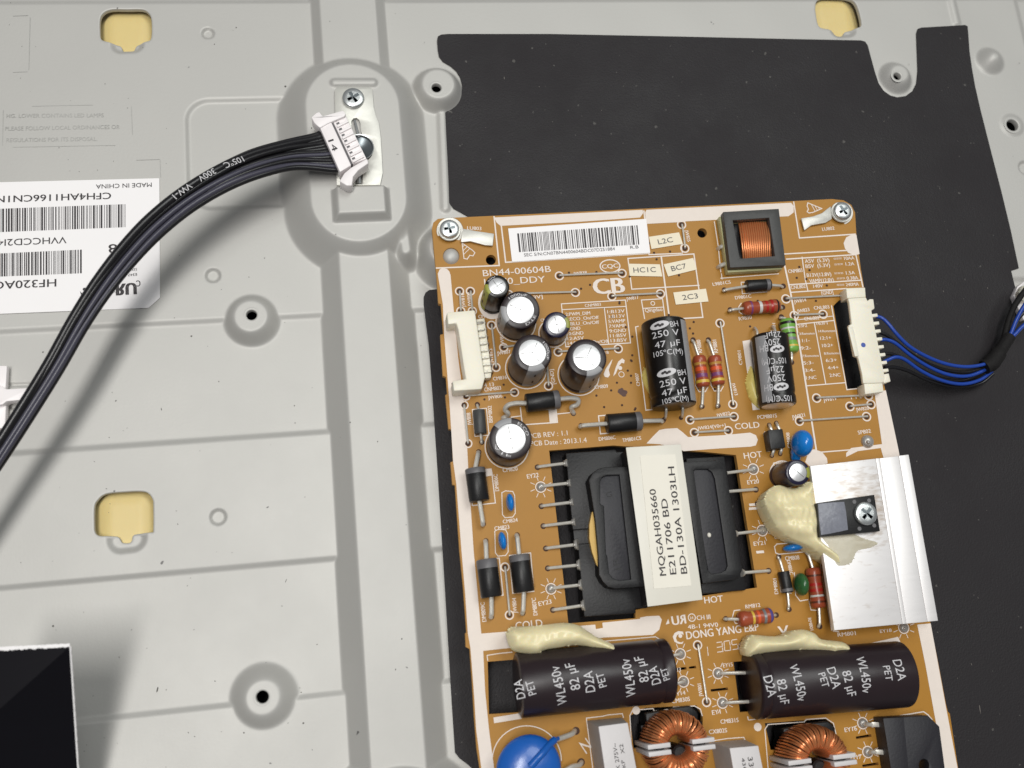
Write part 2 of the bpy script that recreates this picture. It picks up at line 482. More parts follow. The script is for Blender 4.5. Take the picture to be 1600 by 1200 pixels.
# ------------------------------------------------------------------ the pressed steel panel
def ramp(d, outer, inner):
    """1 inside `inner`, 0 beyond `outer`, a straight flank with softened edges between."""
    t = np.clip((outer - d) / (outer - inner), 0, 1)
    return 0.7 * t + 0.3 * t * t * (3 - 2 * t)

def seg_dist(X, Y, a, b):
    ax, ay, bx, by = a[0], a[1], b[0], b[1]
    dx, dy = bx - ax, by - ay; L = dx * dx + dy * dy + 1e-12
    t = np.clip(((X - ax) * dx + (Y - ay) * dy) / L, 0, 1)
    return np.hypot(X - ax - t * dx, Y - ay - t * dy)

def poly_sd(X, Y, poly):
    """Signed distance to an outline (negative inside) and the nearest outline point."""
    best = np.full(X.shape, 1e9); nx = np.zeros(X.shape); ny = np.zeros(X.shape); inside = np.zeros(X.shape, bool)
    n = len(poly)
    for i in range(n):
        ax, ay = poly[i][0], poly[i][1]; bx, by = poly[(i + 1) % n][0], poly[(i + 1) % n][1]
        dx, dy = bx - ax, by - ay; L = dx * dx + dy * dy + 1e-12
        t = np.clip(((X - ax) * dx + (Y - ay) * dy) / L, 0, 1)
        qx, qy = ax + t * dx, ay + t * dy
        d = np.hypot(X - qx, Y - qy)
        k = d < best
        best = np.where(k, d, best); nx = np.where(k, qx, nx); ny = np.where(k, qy, ny)
        cr = (ay > Y) != (by > Y)
        with np.errstate(divide='ignore', invalid='ignore'):
            xi = (bx - ax) * (Y - ay) / (by - ay if by != ay else 1e-12) + ax
        inside ^= cr & (X < xi)
    return np.where(inside, -best, best), nx, ny

def px_poly(pts, z=0.4, smooth=0):
    v = [P(x, y, z) for x, y in pts]
    if smooth:
        v = spline(v + [v[0]], smooth)[:-1]
    return v

OPEN_S = 3
OPEN = [   # three openings that show yellow plastic underneath
    px_poly([(157, 58), (157, 32), (163, 21), (176, 16), (200, 16), (222, 16), (232, 21), (237, 32), (237, 60), (230, 66), (214, 69), (209, 77), (205, 79), (194, 79), (191, 77), (187, 70), (170, 67), (160, 64)], smooth=OPEN_S),
    px_poly([(148, 828), (148, 794), (153, 782), (166, 772), (195, 769), (220, 768), (232, 771), (239, 781), (240, 792), (240, 828), (237, 832), (209, 835), (205, 844), (201, 848), (191, 848), (188, 845), (182, 838), (160, 838), (151, 835)], smooth=OPEN_S),
    px_poly([(1273, 16), (1275, 4), (1284, -4), (1300, -5), (1324, -3), (1334, 4), (1340, 16), (1345, 40), (1336, 45), (1322, 48), (1317, 55), (1308, 55), (1302, 48), (1290, 46), (1278, 41)], smooth=OPEN_S),
]
HOLES = [((393, 492), 1.30, 4.0), ((410, 1089), 1.40, 4.0), ((682, 137), 1.30, 5.0), ((1402, 119), 1.15, 4.0), ((1580, 197), 1.85, 0.8)]
HOLES = [(P(c[0], c[1], h), r) for c, r, h in HOLES]

def panel_height(X, Y):
    x = lambda px, py, z=0.4: P(px, py, z)
    YC, YD, YE, YF, YT = 82.4, 52.0, 20.5, -10.7, 174.0
    up = lambda y0, w=0.75: ramp(-(Y - y0), w, -w)           # 1 above y0
    floor = 0.8 * (up(YC) + (1 - up(YD)) * up(YE) + (1 - up(YF)))
    # pocket with a rounded corner, left of the tall boss
    c = x(291, 158); e = x(450, 322)
    x0, y1, y0 = c.x, c.y, e.y
    qx = np.abs(X - (x0 + 30)) - 30 + 6.0; qy = np.abs(Y - (y0 + y1) / 2) - (y1 - y0) / 2 + 6.0
    sd = np.hypot(np.maximum(qx, 0), np.maximum(qy, 0)) + np.minimum(np.maximum(qx, qy), 0) - 6.0
    sd = np.where(X > 24, 9, sd)
    floor = floor - 0.8 * ramp(sd, 0.6, -0.7)
    floor = floor - 0.7 * up(YT, 0.8)
    z = floor
    # ridges: the tall one below the boss, the lower one above it
    def ridge(l0, l1, r1, r0, h):
        t = np.minimum((X - l0) / (l1 - l0), (r0 - X) / (r0 - r1))
        return -0.6 + (h + 0.6) * np.clip(t, 0, 1)
    low = ridge(-7.2, -1.2, 11.3, 17.9, 6.0)
    z = np.maximum(z, np.where(Y < 112, low, -9))
    z = np.maximum(z, np.where(Y > 135, ridge(-5.9, -2.1, 13.1, 17.2, 3.5), -9))
    smax = lambda a, b, k=0.8: np.maximum(a, b) + np.maximum(k - np.abs(a - b), 0) ** 2 / (4 * k)
    # tall oval bosses
    for a, b in (((4.8, 111), (4.8, 137)), ((4.8, -43), (4.8, -70))):
        d = seg_dist(X, Y, a, b)
        z = smax(z, -0.3 + 9.3 * ramp(d, 20.4, 12.1), 0.5)
    # round bosses
    def boss(cx, cy, r0, r1, h, k=0.5, base=-0.4):
        nonlocal z
        d = np.hypot(X - cx, Y - cy)
        t = np.clip((r1 - d) / (r1 - r0), 0, 1); t = 0.25 * t + 0.75 * t * t * (3 - 2 * t)
        z = np.where(d < r1 + 1, smax(z, base + (h - base) * t, k), z)
    for px, py, r0, r1, h in ((394, 500, 3.9, 7.6, 4.0), (413, 1089, 3.6, 8.6, 4.0), (683, 144, 4.2, 8.0, 5.0), (1397, 124, 2.3, 6.6, 4.0), (1545, 97, 0.6, 6.4, 4.0)):
        q = x(px, py); boss(q.x, q.y, r0, r1, h)
    # mounts under the board's corners
    q = P(706, 386, 8.3); boss(q.x, q.y, 5.6, 10.5, 8.3, 1.2)
    q = P(1312, 338, 8.3); boss(q.x, q.y, 4.0, 9.0, 8.3)
    a = P(628, 340, 5); b = P(634, 392, 5)
    d = seg_dist(X, Y, a, b); z = np.where(d < 6, smax(z, 6.2 * ramp(d, 5.0, 1.0), 1.2), z)
    a = P(690, 175, 1); b = P(696, 325, 1)
    d = seg_dist(X, Y, a, b); z = np.where(d < 3, smax(z, 1.5 * ramp(d, 2.2, 0.6), 0.5), z)
    # silver dome that shows through the board's corner hole
    q = P(705, 400, 9.0); d = np.hypot(X - q.x, Y - q.y)
    z = z + 1.9 * np.sqrt(np.clip(1 - (d / 2.5) ** 2, 0, 1))
    # on the oval's flat top: a pill and the bridge that holds the zinc strip
    a = P(523, 130, 9); b = P(583, 130, 9)
    d = seg_dist(X, Y, a, b); z = z + 0.8 * ramp(d, 1.4, 0.5)
    l = P(519, 320, 9).x; r = P(610, 320, 9).x; t = P(560, 289, 11.5).y; bt = P(560, 347, 9).y
    dd = np.minimum(np.minimum(X - l, r - X) / 1.5, np.minimum((Y - bt) / 1.6, (t - Y) / 0.35))
    z = z + 2.6 * np.clip(dd, 0, 1)
    # half-punched discs
    for px, py, rp in ((325, 53, 9.5), (333, 431, 11.5), (341, 808, 12.5), (1601, 263, 10)):
        q = x(px, py); R = rp * mmpx(px, py); d = np.hypot(X - q.x, Y - q.y)
        z = z - 0.8 * ramp(d, R + 0.1, R - 0.35)
    # flange round the open hole at the right, grooves under the openings
    q = x(1580, 197); d = np.hypot(X - q.x, Y - q.y); z = z + 0.6 * ramp(d, 3.9, 2.4)
    for p, q, ro in (((190, 70), (208, 69), 3.0), ((190, 843), (207, 841), 3.5), ((1310, 47), (1324, 46), 2.9)):
        d = seg_dist(X, Y, x(*p), x(*q)); z = z - 1.1 * ramp(d, ro, ro - 1.5)
    for pl, w in (([(8, 601), (42, 600), (49, 605), (51, 615)], 0.35), ([(8, 637), (36, 634), (42, 630)], 0.35)):
        v = [x(*p) for p in pl]; dm = np.full(X.shape, 9.0)
        for i in range(len(v) - 1): dm = np.minimum(dm, seg_dist(X, Y, v[i], v[i + 1]))
        z = z - 0.5 * ramp(dm, w + 0.25, w - 0.3)
    # right-hand folds
    a = x(1478, -30); d = np.abs(X - a.x); z = z + np.where(Y > 164.6, 0.5, 0.0) * ramp(d, 1.6, 0.4)
    a = x(1592, 25); z = z - np.where(Y > 120, 0.7, 0.0) * ramp(-(X - a.x), 0.9, -0.9)
    # a pressed sheet is never quite flat
    return z + 0.05 * np.sin(X * 0.11 + 1.3) * np.sin(Y * 0.09) + 0.03 * np.sin(X * 0.23 + Y * 0.17)

def grow(loop, d):
    """Outline pushed outward by d."""
    n = len(loop); a = sum(loop[i][0] * loop[(i + 1) % n][1] - loop[(i + 1) % n][0] * loop[i][1] for i in range(n))
    out = []
    for i in range(n):
        p, q = loop[i - 1], loop[(i + 1) % n]; tx, ty = q[0] - p[0], q[1] - p[1]; L = math.hypot(tx, ty) + 1e-9
        k = d if a > 0 else -d
        out.append((loop[i][0] + ty / L * k, loop[i][1] - tx / L * k))
    return out

def build_panel():
    g = 0.36
    xs = np.arange(-100, 226, g); ys = np.arange(-64, 190, g)
    X, Y = np.meshgrid(xs, ys); shp = X.shape
    X = X.ravel().copy(); Y = Y.ravel().copy()
    cuts = [[(c.x + (r + 0.18) * math.cos(2 * math.pi * k / 32), c.y + (r + 0.18) * math.sin(2 * math.pi * k / 32)) for k in range(32)] for c, r in HOLES] + [grow([(p.x, p.y) for p in o], 0.22) for o in OPEN]
    dead = np.zeros(X.shape, bool)
    fx = (xs[:-1] + g / 2); fy = (ys[:-1] + g / 2)
    FX, FY = np.meshgrid(fx, fy); keep = np.ones(FX.shape, bool)
    for cpoly in cuts:
        ar = np.array(cpoly); lo = ar.min(0) - 1; hi = ar.max(0) + 1
        k = np.where((X > lo[0]) & (X < hi[0]) & (Y > lo[1]) & (Y < hi[1]))[0]
        sd, nx, ny = poly_sd(X[k], Y[k], cpoly)
        sn = np.abs(sd) < 0.62 * g
        X[k[sn]] = nx[sn]; Y[k[sn]] = ny[sn]
        kk = np.where((FX > lo[0]) & (FX < hi[0]) & (FY > lo[1]) & (FY < hi[1]))
        sd, _, _ = poly_sd(FX[kk], FY[kk], cpoly)
        keep[kk] &= ~(sd < 0)
    Z = panel_height(X, Y)
    ny_, nx_ = shp
    idx = np.arange(nx_ * ny_).reshape(shp)
    q = np.stack([idx[:-1, :-1], idx[:-1, 1:], idx[1:, 1:], idx[1:, :-1]], -1)[keep]
    me = bpy.data.meshes.new("steel_panel")
    me.vertices.add(len(X)); me.vertices.foreach_set("co", (np.stack([X, Y, Z], -1) * S).ravel())
    nf = len(q)
    me.loops.add(nf * 4); me.loops.foreach_set("vertex_index", q.ravel().astype(np.int32))
    me.polygons.add(nf); me.polygons.foreach_set("loop_start", np.arange(0, nf * 4, 4, dtype=np.int32))
    me.polygons.foreach_set("use_smooth", np.ones(nf, bool))
    me.materials.append(M_STEEL)
    me.update(calc_edges=True); me.validate()
    o = bpy.data.objects.new("steel_panel", me); COL.objects.link(o)
    WORLD[o.name] = Vector((0, 0, 0))
    o["kind"] = "structure"; o["label"] = "pale grey pressed steel panel with ridges, round bosses and screw holes"
    # cut edges of the sheet
    for c, r in HOLES:
        zt = float(panel_height(np.array([c.x + r + 0.5]), np.array([c.y]))[0]); zt = max(zt, float(panel_height(np.array([c.x - r - 0.5]), np.array([c.y]))[0]))
        rim = MB(); rim.lathe(Vector((c.x, c.y, zt)), Vector((c.x, c.y, zt + 1)), [(-1.6, r), (-0.12, r), (0.02, r + 0.12), (0.03, r + 0.5), (-0.02, r + 0.8)], 36, caps=False)
        link("hole_rim", rim, M_STEEL, o, angle=60)
    for op in OPEN:
        l0 = [(p.x, p.y) for p in op]; l1 = grow(l0, 0.12); l2 = grow(l0, 0.55); n = len(l0); vs = []
        hs = [panel_height(np.array([p[0] for p in l]), np.array([p[1] for p in l])) for l in (l0, l1, l2)]
        vs = [(p[0], p[1], hs[0][i] - 1.2) for i, p in enumerate(l0)] + [(p[0], p[1], hs[0][i] - 0.09) for i, p in enumerate(l0)] + [(p[0], p[1], hs[1][i] + 0.03) for i, p in enumerate(l1)] + [(p[0], p[1], hs[2][i] + 0.012) for i, p in enumerate(l2)]
        rim = MB(); rim.add(vs, [(r * n + i, r * n + (i + 1) % n, (r + 1) * n + (i + 1) % n, (r + 1) * n + i) for r in range(3) for i in range(n)])
        link("cut_edge", rim, M_STEEL, o, angle=60)
    return o

panel = build_panel()
b = MB(); b.prism([(-100, -64), (225, -64), (225, 189), (-100, 189)], -9.0, -8.0)
o = link("inner_backing", b, M_VOID, kind="structure"); o["label"] = "dark inside behind the steel panel"

# yellow plastic behind the three openings
def pad(outline, label):
    ar = np.array([(p.x, p.y) for p in outline]); c = (ar.min(0) + ar.max(0)) / 2; hw = (ar.max(0) - ar.min(0)) / 2
    n = 26; vs = []; fs = []
    for j in range(n + 1):
        for i in range(n + 1):
            u, v = -1 + 2 * i / n, -1 + 2 * j / n
            dz = -1.25 - 3.4 * max(0, abs(u) * 1.3 - 0.5) ** 1.5 - 1.5 * max(0, v * 1.3 - 0.55) ** 1.3
            vs.append((c[0] + u * hw[0] * 1.3, c[1] + v * hw[1] * 1.3, dz))
    for j in range(n):
        for i in range(n): fs.append((j * (n + 1) + i, j * (n + 1) + i + 1, (j + 1) * (n + 1) + i + 1, (j + 1) * (n + 1) + i))
    m = MB(); m.add(vs, fs)
    # skirt and underside, so that it is a solid block
    edge = [i for i in range(n + 1)] + [j * (n + 1) + n for j in range(1, n + 1)] + [n * (n + 1) + i for i in range(n - 1, -1, -1)] + [j * (n + 1) for j in range(n - 1, 0, -1)]
    top = [vs[i] for i in edge]
    m.loft(top, [(p[0], p[1], -7.9) for p in top], cap=False)
    return tag(link("plastic_pad", m, M_PAD), label, "plastic pad", "yellow plastic pads behind the panel's openings")
pad(OPEN[0], "yellow plastic pad in the panel opening above the engraved text")
pad(OPEN[1], "yellow plastic pad in the panel opening below the black cable")
pad(OPEN[2], "yellow plastic pad in the panel opening above the black sheet's top edge")

# faint stamped frames and lettering on the steel
eng = MB()
def eline(m, p, q, w=0.9, z=0.85):
    a, c = P(*p, z), P(*q, z); d = (c - a).normalized(); n = Vector((-d.y, d.x, 0)) * (w * mmpx(*p) / 2); zz = Vector((0, 0, lift() * 0.6))
    m.add([a - n + zz, c - n + zz, c + n + zz, a + n + zz], [(0, 1, 2, 3)])
for p, q in (((20, 25), (44, 24)), ((47, 27), (45, 109)), ((20, 113), (43, 112)), ((50, 166), (145, 164)), ((205, 166), (207, 210)), ((5, 172), (4, 228)), ((20, 230), (180, 227)), ((213, 250), (250, 249)), ((250, 249), (251, 277))):
    eline(eng, p, q, 0.8)
for s, p, q in (("HG. LOWER CONTAINS LED LAMPS", (10, 184), (162, 183)), ("PLEASE FOLLOW LOCAL ORDINANCES OR", (8, 204), (187, 201)), ("REGULATIONS FOR ITS DISPOSAL.", (10, 222), (152, 220))):
    put_text(eng, s, p, q, 7.5, 0.85)
o = link("stamped_lettering", eng, M_ENGR, panel, smooth=False)

# ------------------------------------------------------------------ black insulating sheet under the board
SH = [(683, 63), (684, 57), (689, 54), (700, 53), (860, 53), (1060, 57), (1240, 61), (1345, 63), (1352, 65), (1356, 71), (1361, 90), (1367, 112), (1373, 130), (1381, 142), (1391, 149), (1402, 152), (1415, 150), (1426, 142), (1432, 130), (1434, 110),
      (1433, 80), (1432, 52), (1434, 45), (1440, 43), (1475, 41), (1508, 39), (1512, 41), (1513, 52), (1515, 80), (1519, 108), (1524, 136), (1533, 175), (1549, 238), (1565, 300), (1579, 358), (1592, 419), (1580, 423), (1584, 440), (1592, 470), (1605, 520), (1630, 640), (1665, 800), (1700, 1000), (1740, 1260),
      (760, 1260), (748, 1215), (740, 1203), (730, 1194), (718, 1185), (711, 1176), (706, 1100), (700, 1000), (694, 900), (684, 740), (676, 620), (670, 540), (665, 500), (662, 475), (662, 464), (665, 457), (671, 453), (680, 452), (756, 449), (752, 356), (736, 341), (722, 333), (709, 326), (701, 316), (698, 302), (694, 250), (690, 196), (690, 184), (693, 175), (699, 170), (708, 164), (716, 155), (721, 145), (722, 133), (719, 121), (713, 111), (704, 103), (692, 96), (686, 88), (684, 78)]
m = MB(); m.prism([P(x, y, 1.2) for x, y in SH], 0.85, 1.2)
tag(link("insulating_sheet", m, M_SHEET, bevel=0.0), "matt black insulating sheet lying on the steel under the circuit board", "sheet")

# ------------------------------------------------------------------ circuit board: plate and print
board = empty("circuit_board", (80, 30, ZB - 1.6), None, "tan power supply circuit board crowded with soldered components on the black sheet", "circuit board")

OUT = [(675, 357), (677, 348), (684, 342), (700, 340.5), (860, 333), (1100, 321.5), (1300, 311), (1318, 313), (1330, 320), (1336, 332), (1338, 366), (1345, 420), (1352, 460), (1368, 540), (1382, 604), (1390, 640), (1393, 660), (1397, 672), (1403, 703), (1430, 846), (1440, 900), (1454, 975), (1466, 1036), (1478, 1100), (1481, 1112), (1484, 1115), (1497, 1200), (1520, 1320),
       (770, 1320), (750, 1203), (745, 1170), (741, 1120), (738, 1070), (734, 1014), (728, 1011), (727, 990), (729, 988), (724, 920), (718, 860), (711, 758), (707, 757), (704, 722), (708, 721), (706, 671), (701, 670), (696, 617), (699, 616), (697, 589), (692, 587), (688, 523), (693, 522), (689, 475), (685, 474), (682, 430), (678, 390)]
def pc(cx, cy, r, n=20):
    return [(cx + r * math.cos(2 * math.pi * k / n), cy + r * math.sin(2 * math.pi * k / n)) for k in range(n)]
CUT = [pc(705, 400, 13), pc(767, 406, 8), pc(1097, 364, 7.5),
       [(858, 704), (958, 696), (1100, 706), (1150, 711), (1183, 918), (1098, 931), (993, 953), (993, 966), (888, 974)],
       [(762, 1034), (860, 1026), (1030, 1010), (1040, 1060), (1030, 1090), (860, 1110), (764, 1116)],
       [(1146, 1034), (1400, 1014), (1414, 1090), (1156, 1113)],
       [(1302, 478), (1311, 469), (1328, 464), (1352, 606), (1324, 608)],
       [(1055, 1044), (1072, 1042), (1073, 1046), (1056, 1048)], [(1076, 1042), (1087, 1040), (1088, 1044), (1077, 1045)],
       [(1110, 1077), (1137, 1074), (1138, 1078), (1111, 1081)], [(1337, 1151), (1361, 1147), (1362, 1151), (1338, 1155)], [(1347, 1195), (1372, 1191), (1373, 1195), (1348, 1199)],
       [(1008, 1106), (1088, 1102), (1098, 1116), (1098, 1134), (1020, 1160), (990, 1170), (985, 1130), (985, 1118)],
       [(1195, 1130), (1290, 1123), (1304, 1133), (1307, 1152), (1250, 1170), (1204, 1172)]]
m = MB(); m.prism([B(*p) for p in OUT], ZB - 1.6, ZB, 0, 1, [[B(*p) for p in h] for h in CUT])
plate = link("board_plate", m, [M_PCB, M_PCBE], board, smooth=False)

SK = MB()
def sl(p, q, w=1.6):
    a, c = B(*p), B(*q); d = (c - a).normalized(); n = Vector((-d.y, d.x, 0)) * (w * mmpx(*p, ZB) / 2); zz = Vector((0, 0, lift())); d = d * w * mmpx(*p, ZB) / 2
    SK.add([a - n - d + zz, c - n + d + zz, c + n + d + zz, a + n - d + zz], [(0, 1, 2, 3)])
def spl(pts, w=1.6, closed=False):
    for i in range(len(pts) - (0 if closed else 1)): sl(pts[i], pts[(i + 1) % len(pts)], w)
def sp(pts):
    zz = Vector((0, 0, lift())); SK.face([B(*p) + zz for p in pts])
def sr(c, r, w=2.2, n=22):
    k = mmpx(*c, ZB); SK.ring(B(*c, lift()), (r - w / 2) * k, (r + w / 2) * k, n)
def sd(c, r): SK.disc(B(*c, lift()), r * mmpx(*c, ZB))
def st(s, p, q, h, bold=0.0, mirror=False): put_text(SK, s, p, q, h, ZB, 0, max(bold, 0.02 if h < 8 else 0.006), mirror)
def star(c, r=7, n=8):
    for k in range(n):
        a = 2 * math.pi * (k + 0.5) / n
        sl((c[0] + (r + 4) * math.cos(a), c[1] + (r + 4) * math.sin(a)), (c[0] + (r + 10) * math.cos(a), c[1] + (r + 10) * math.sin(a)), 1.0)
    sr(c, r + 1, 1.5)

# wide white bars round the edge
sp([(684, 428), (687, 421), (692, 419), (698, 420), (702, 424), (704, 430), (709, 485), (716, 560), (722, 604), (728, 660), (732, 740), (740, 860), (752, 990), (930, 976), (931, 983), (942, 981), (941, 973), (1000, 967), (1000, 965), (1010, 963), (1030, 962), (1034, 968), (1030, 984), (1020, 992), (945, 996), (755, 1017), (758, 1080), (764, 1140), (772, 1200), (785, 1300), (765, 1300), (752, 1200), (744, 1140), (741, 1090), (738, 1050), (735, 1012), (731, 990), (727, 930), (721, 860), (713, 757), (708, 721), (703, 640), (700, 600), (694, 523), (692, 476)])
sp([(772, 340), (1004, 328), (1005, 333), (1000, 340), (900, 347), (782, 353), (776, 348)])
sp([(1008, 332), (1010, 328), (1236, 317), (1240, 322), (1240, 332), (1232, 338), (1130, 343), (1012, 349), (1009, 345)])
sp([(1318, 380), (1322, 371), (1330, 367), (1338, 367), (1343, 397), (1335, 399), (1325, 395), (1320, 388)])
sp([(1366, 612), (1384, 610), (1404, 704), (1412, 750), (1390, 750), (1376, 700), (1340, 705), (1322, 714), (1322, 708), (1330, 700), (1378, 694)])
sp([(1433, 976), (1454, 974), (1477, 1100), (1496, 1200), (1515, 1300), (1492, 1300), (1475, 1200), (1456, 1095), (1446, 1040)])
sp([(1010, 693), (1020, 682), (1030, 672), (1040, 670), (1058, 669), (1066, 675), (1075, 683), (1130, 680), (1172, 676), (1181, 680), (1184, 687), (1181, 696), (1172, 698), (1120, 701), (1068, 705), (1060, 700), (1030, 694)])
sp([(1264, 704), (1272, 702), (1284, 706), (1292, 716), (1293, 724), (1268, 732), (1258, 722)])
sp([(771, 1121), (815, 1114), (815, 1123), (772, 1130)])
sp([(1320, 1014), (1403, 995), (1407, 1004), (1390, 1006), (1340, 1012)])
# corner and section outlines
spl([(772, 339), (780, 415), (682, 419)], 2.2); spl([(783, 351), (790, 410), (1014, 396), (1006, 330)], 2.2)
spl([(1240, 316), (1249, 372), (1336, 366)], 2.0); spl([(1226, 397), (1330, 391)], 2.0)
spl([(1011, 349), (1070, 346)], 1.8); spl([(1014, 398), (1064, 396)], 1.8); spl([(1066, 396), (1064, 380)], 1.4)
spl([(1229, 405), (1337, 398), (1348, 448)], 2.0); spl([(1253, 402), (1258, 437), (1262, 454)], 1.6); spl([(1233, 445), (1344, 438)], 1.8); spl([(1235, 457), (1322, 451)], 1.8)
spl([(1226, 416), (1235, 457), (1241, 490), (1250, 545), (1264, 632), (1275, 702)], 2.6); spl([(1278, 707), (1340, 702)], 1.8)
spl([(1244, 507), (1302, 501)], 1.5); spl([(1272, 504), (1290, 600)], 1.6); spl([(1260, 603), (1321, 598)], 1.6); spl([(1299, 478), (1323, 609), (1352, 606)], 1.6); spl([(1244, 500), (1302, 494)], 1.2)
# the four sticker boxes
spl([(981, 404), (1084, 397), (1098, 496), (1046, 499)], 2.0); spl([(981, 404), (987, 452), (1092, 446)], 1.8); spl([(1033, 401), (1046, 499)], 2.4)
spl([(1007, 498), (1002, 469), (1035, 467), (1039, 497)], 1.6); spl([(1005, 482), (1037, 480)], 1.4)
st("Qingdao", (1008, 488), (1035, 486), 6); sr((1020, 474), 3, 1.2)
# connector table beside the small capacitors
spl([(877, 475), (977, 469), (985, 536), (884, 542)], 1.6, True); spl([(879, 484), (977, 479)], 1.4); spl([(944, 481), (951, 538)], 1.4)
st("CNM803", (914, 480), (939, 478), 5, 0.02)
for i, s in enumerate(("2:PWM_DIM", "4:ECO_On/Off", "6:BLU_On/Off", "8:GND", "10:GND", "12:A5V", "14:Power_On/Off")):
    st(s, (884 + i * 0.55, 494 + i * 7.6), (884 + i * 0.55 + 4.25 * len(s), 494 + i * 7.6 - 0.26 * len(s)), 5.6)
for i, s in enumerate(("1:B13V", "3:B13V", "5:VAMP", "7:VAMP", "9:GND", "11:B5V", "13:B5V")):
    st(s, (949 + i * 0.9, 490 + i * 7.5), (976 + i * 0.6, 488.5 + i * 7.5), 5.6)
# supply table at the top right
for i, (s, a, y) in enumerate((("A5V  (5.3V)", 1258, 410), ("B5V  (5.3V)", 1259, 418), ("B13V(12.8V)", 1261, 432), ("VAMP(12.8V)", 1265, 441))):
    st(s, (a, y + 1), (a + 38, y - 1), 6)
for s, a, y, w in (("=== 10AA", 1303, 407, 32), ("=== 1.2A", 1304, 416, 31), ("=== 1.5A", 1304, 430, 32), ("=== 0.38A", 1308, 438, 33), ("=== 240MA", 1308, 448, 34)):
    st(s, (a, y), (a + w, y - 1.5), 5.4)
st("CNM803", (1232, 427), (1254, 425), 6); st("CNL802", (1236, 452), (1259, 450), 6); st("140V", (1271, 450), (1286, 449), 5.5); st("[GND]", (1284, 461), (1302, 459), 6)
for i, (l, r) in enumerate((("15:IF2", "16:IF1"), ("13:Remoteo", "14:Remoteo"), ("11:1-", "12:1+"), ("9:2-", "10:2+"), ("7:Remoteo", "8:Remoteo"), ("5:3-", "6:3+"), ("3:4-", "4:4+"), ("1:NC", "2:NC"))):
    y = 512 + i * 11.6
    st(l, (1245 + i * 2.1, y), (1245 + i * 2.1 + (16 if len(l) < 8 else 26), y - 1), 5.4 if len(l) < 8 else 4.0)
    st(r, (1276 + i * 2.9, y - 4), (1276 + i * 2.9 + (17 if len(r) < 8 else 26), y - 5), 5.4 if len(r) < 8 else 4.0)
# names, marks
st("BN44-00604B", (755, 432), (861, 425), 11, 0.004); st("L37S0_DDY", (757, 446), (852, 441), 11, 0.004)
st("CB", (929, 460), (976, 457), 26, 0.045)
k = [(953 + 15.5 * math.cos(a), 416 + 10 * math.sin(a)) for a in np.linspace(0, 2 * math.pi, 24, endpoint=False)]
spl(k, 1.8, True); st("CQC", (941, 420), (966, 418), 7, 0.03)
st("PCB REV : 1.1", (827, 685), (887, 680), 8); st("PCB Date : 2013.1.4", (829, 697), (917, 691), 8)
st("COLD", (1149, 671), (1187, 668), 9.5, 0.015); st("HOT", (1163, 717), (1191, 714), 9.5, 0.015); st("HOT", (1101, 943), (1130, 940), 10, 0.015); st("COLD", (806, 984), (848, 979), 12, 0.01)
st("DONG YANG E&P", (1073, 999), (1186, 985), 12, 0.02)
st("RU", (1051, 977), (1072, 974), 14, 0.035, True); sp([(1040, 976), (1046, 974), (1044, 967)]); sr((1081, 965), 5.5, 1.4); st("H", (1079, 968), (1083, 967.5), 4.5)
st("CH III", (1089, 969), (1110, 967), 7); st("4B-1 94V0", (1075, 983), (1122, 979), 6.5)
# crescent emblem before the maker's name
sp([(1051, 995), (1054, 989), (1060, 986), (1067, 987), (1068, 992), (1064, 990), (1058, 992), (1056, 997), (1058, 1002), (1064, 1004), (1068, 1002), (1066, 1006), (1060, 1006), (1054, 1003)]); sd((1063, 993.5), 3)
# two-stroke flourish
sp([(943, 585), (946, 577), (954, 565), (957, 561), (955, 568), (951, 578), (953, 586), (950, 590), (945, 589)]); sp([(958, 588), (962, 574), (966, 565), (972, 560), (976, 563), (975, 568), (971, 567), (967, 572), (962, 584)]); sd((969, 575), 3.2); sr((971, 585), 4.2, 1.1)
SEG = {"1": "bc", "3": "abgcd", "0": "abcdef", "5": "afgcd", "-": "g"}
def seg_digit(ch, x, y, w=9, h=15):          # dot-matrix date stamp made of short strokes
    L = {"a": ((1, 0), (w - 1, -1)), "b": ((w, 1), (w + .6, h / 2 - 1)), "c": ((w + .8, h / 2 + 1), (w + 1.4, h - 1)), "d": ((2, h), (w, h - 1)), "e": ((.8, h / 2 + 1), (1.2, h - 1)), "f": ((0, 1), (.5, h / 2 - 1)), "g": ((1.5, h / 2), (w - 1, h / 2 - 1))}
    for k in SEG[ch]: (x0, y0), (x1, y1) = L[k]; sl((x + x0, y + y0), (x + x1, y + y1), 1.1)
for ch, x, y in (("1", 1096, 1010), ("3", 1119, 1004), ("0", 1131, 1002), ("5", 1143, 1000), ("-", 1153, 999), ("1", 1154, 998)): seg_digit(ch, x, y)
st("V", (1217, 993), (1233, 991), 14, 0.03)
st("Z", (904, 1160), (916, 1178), 14)
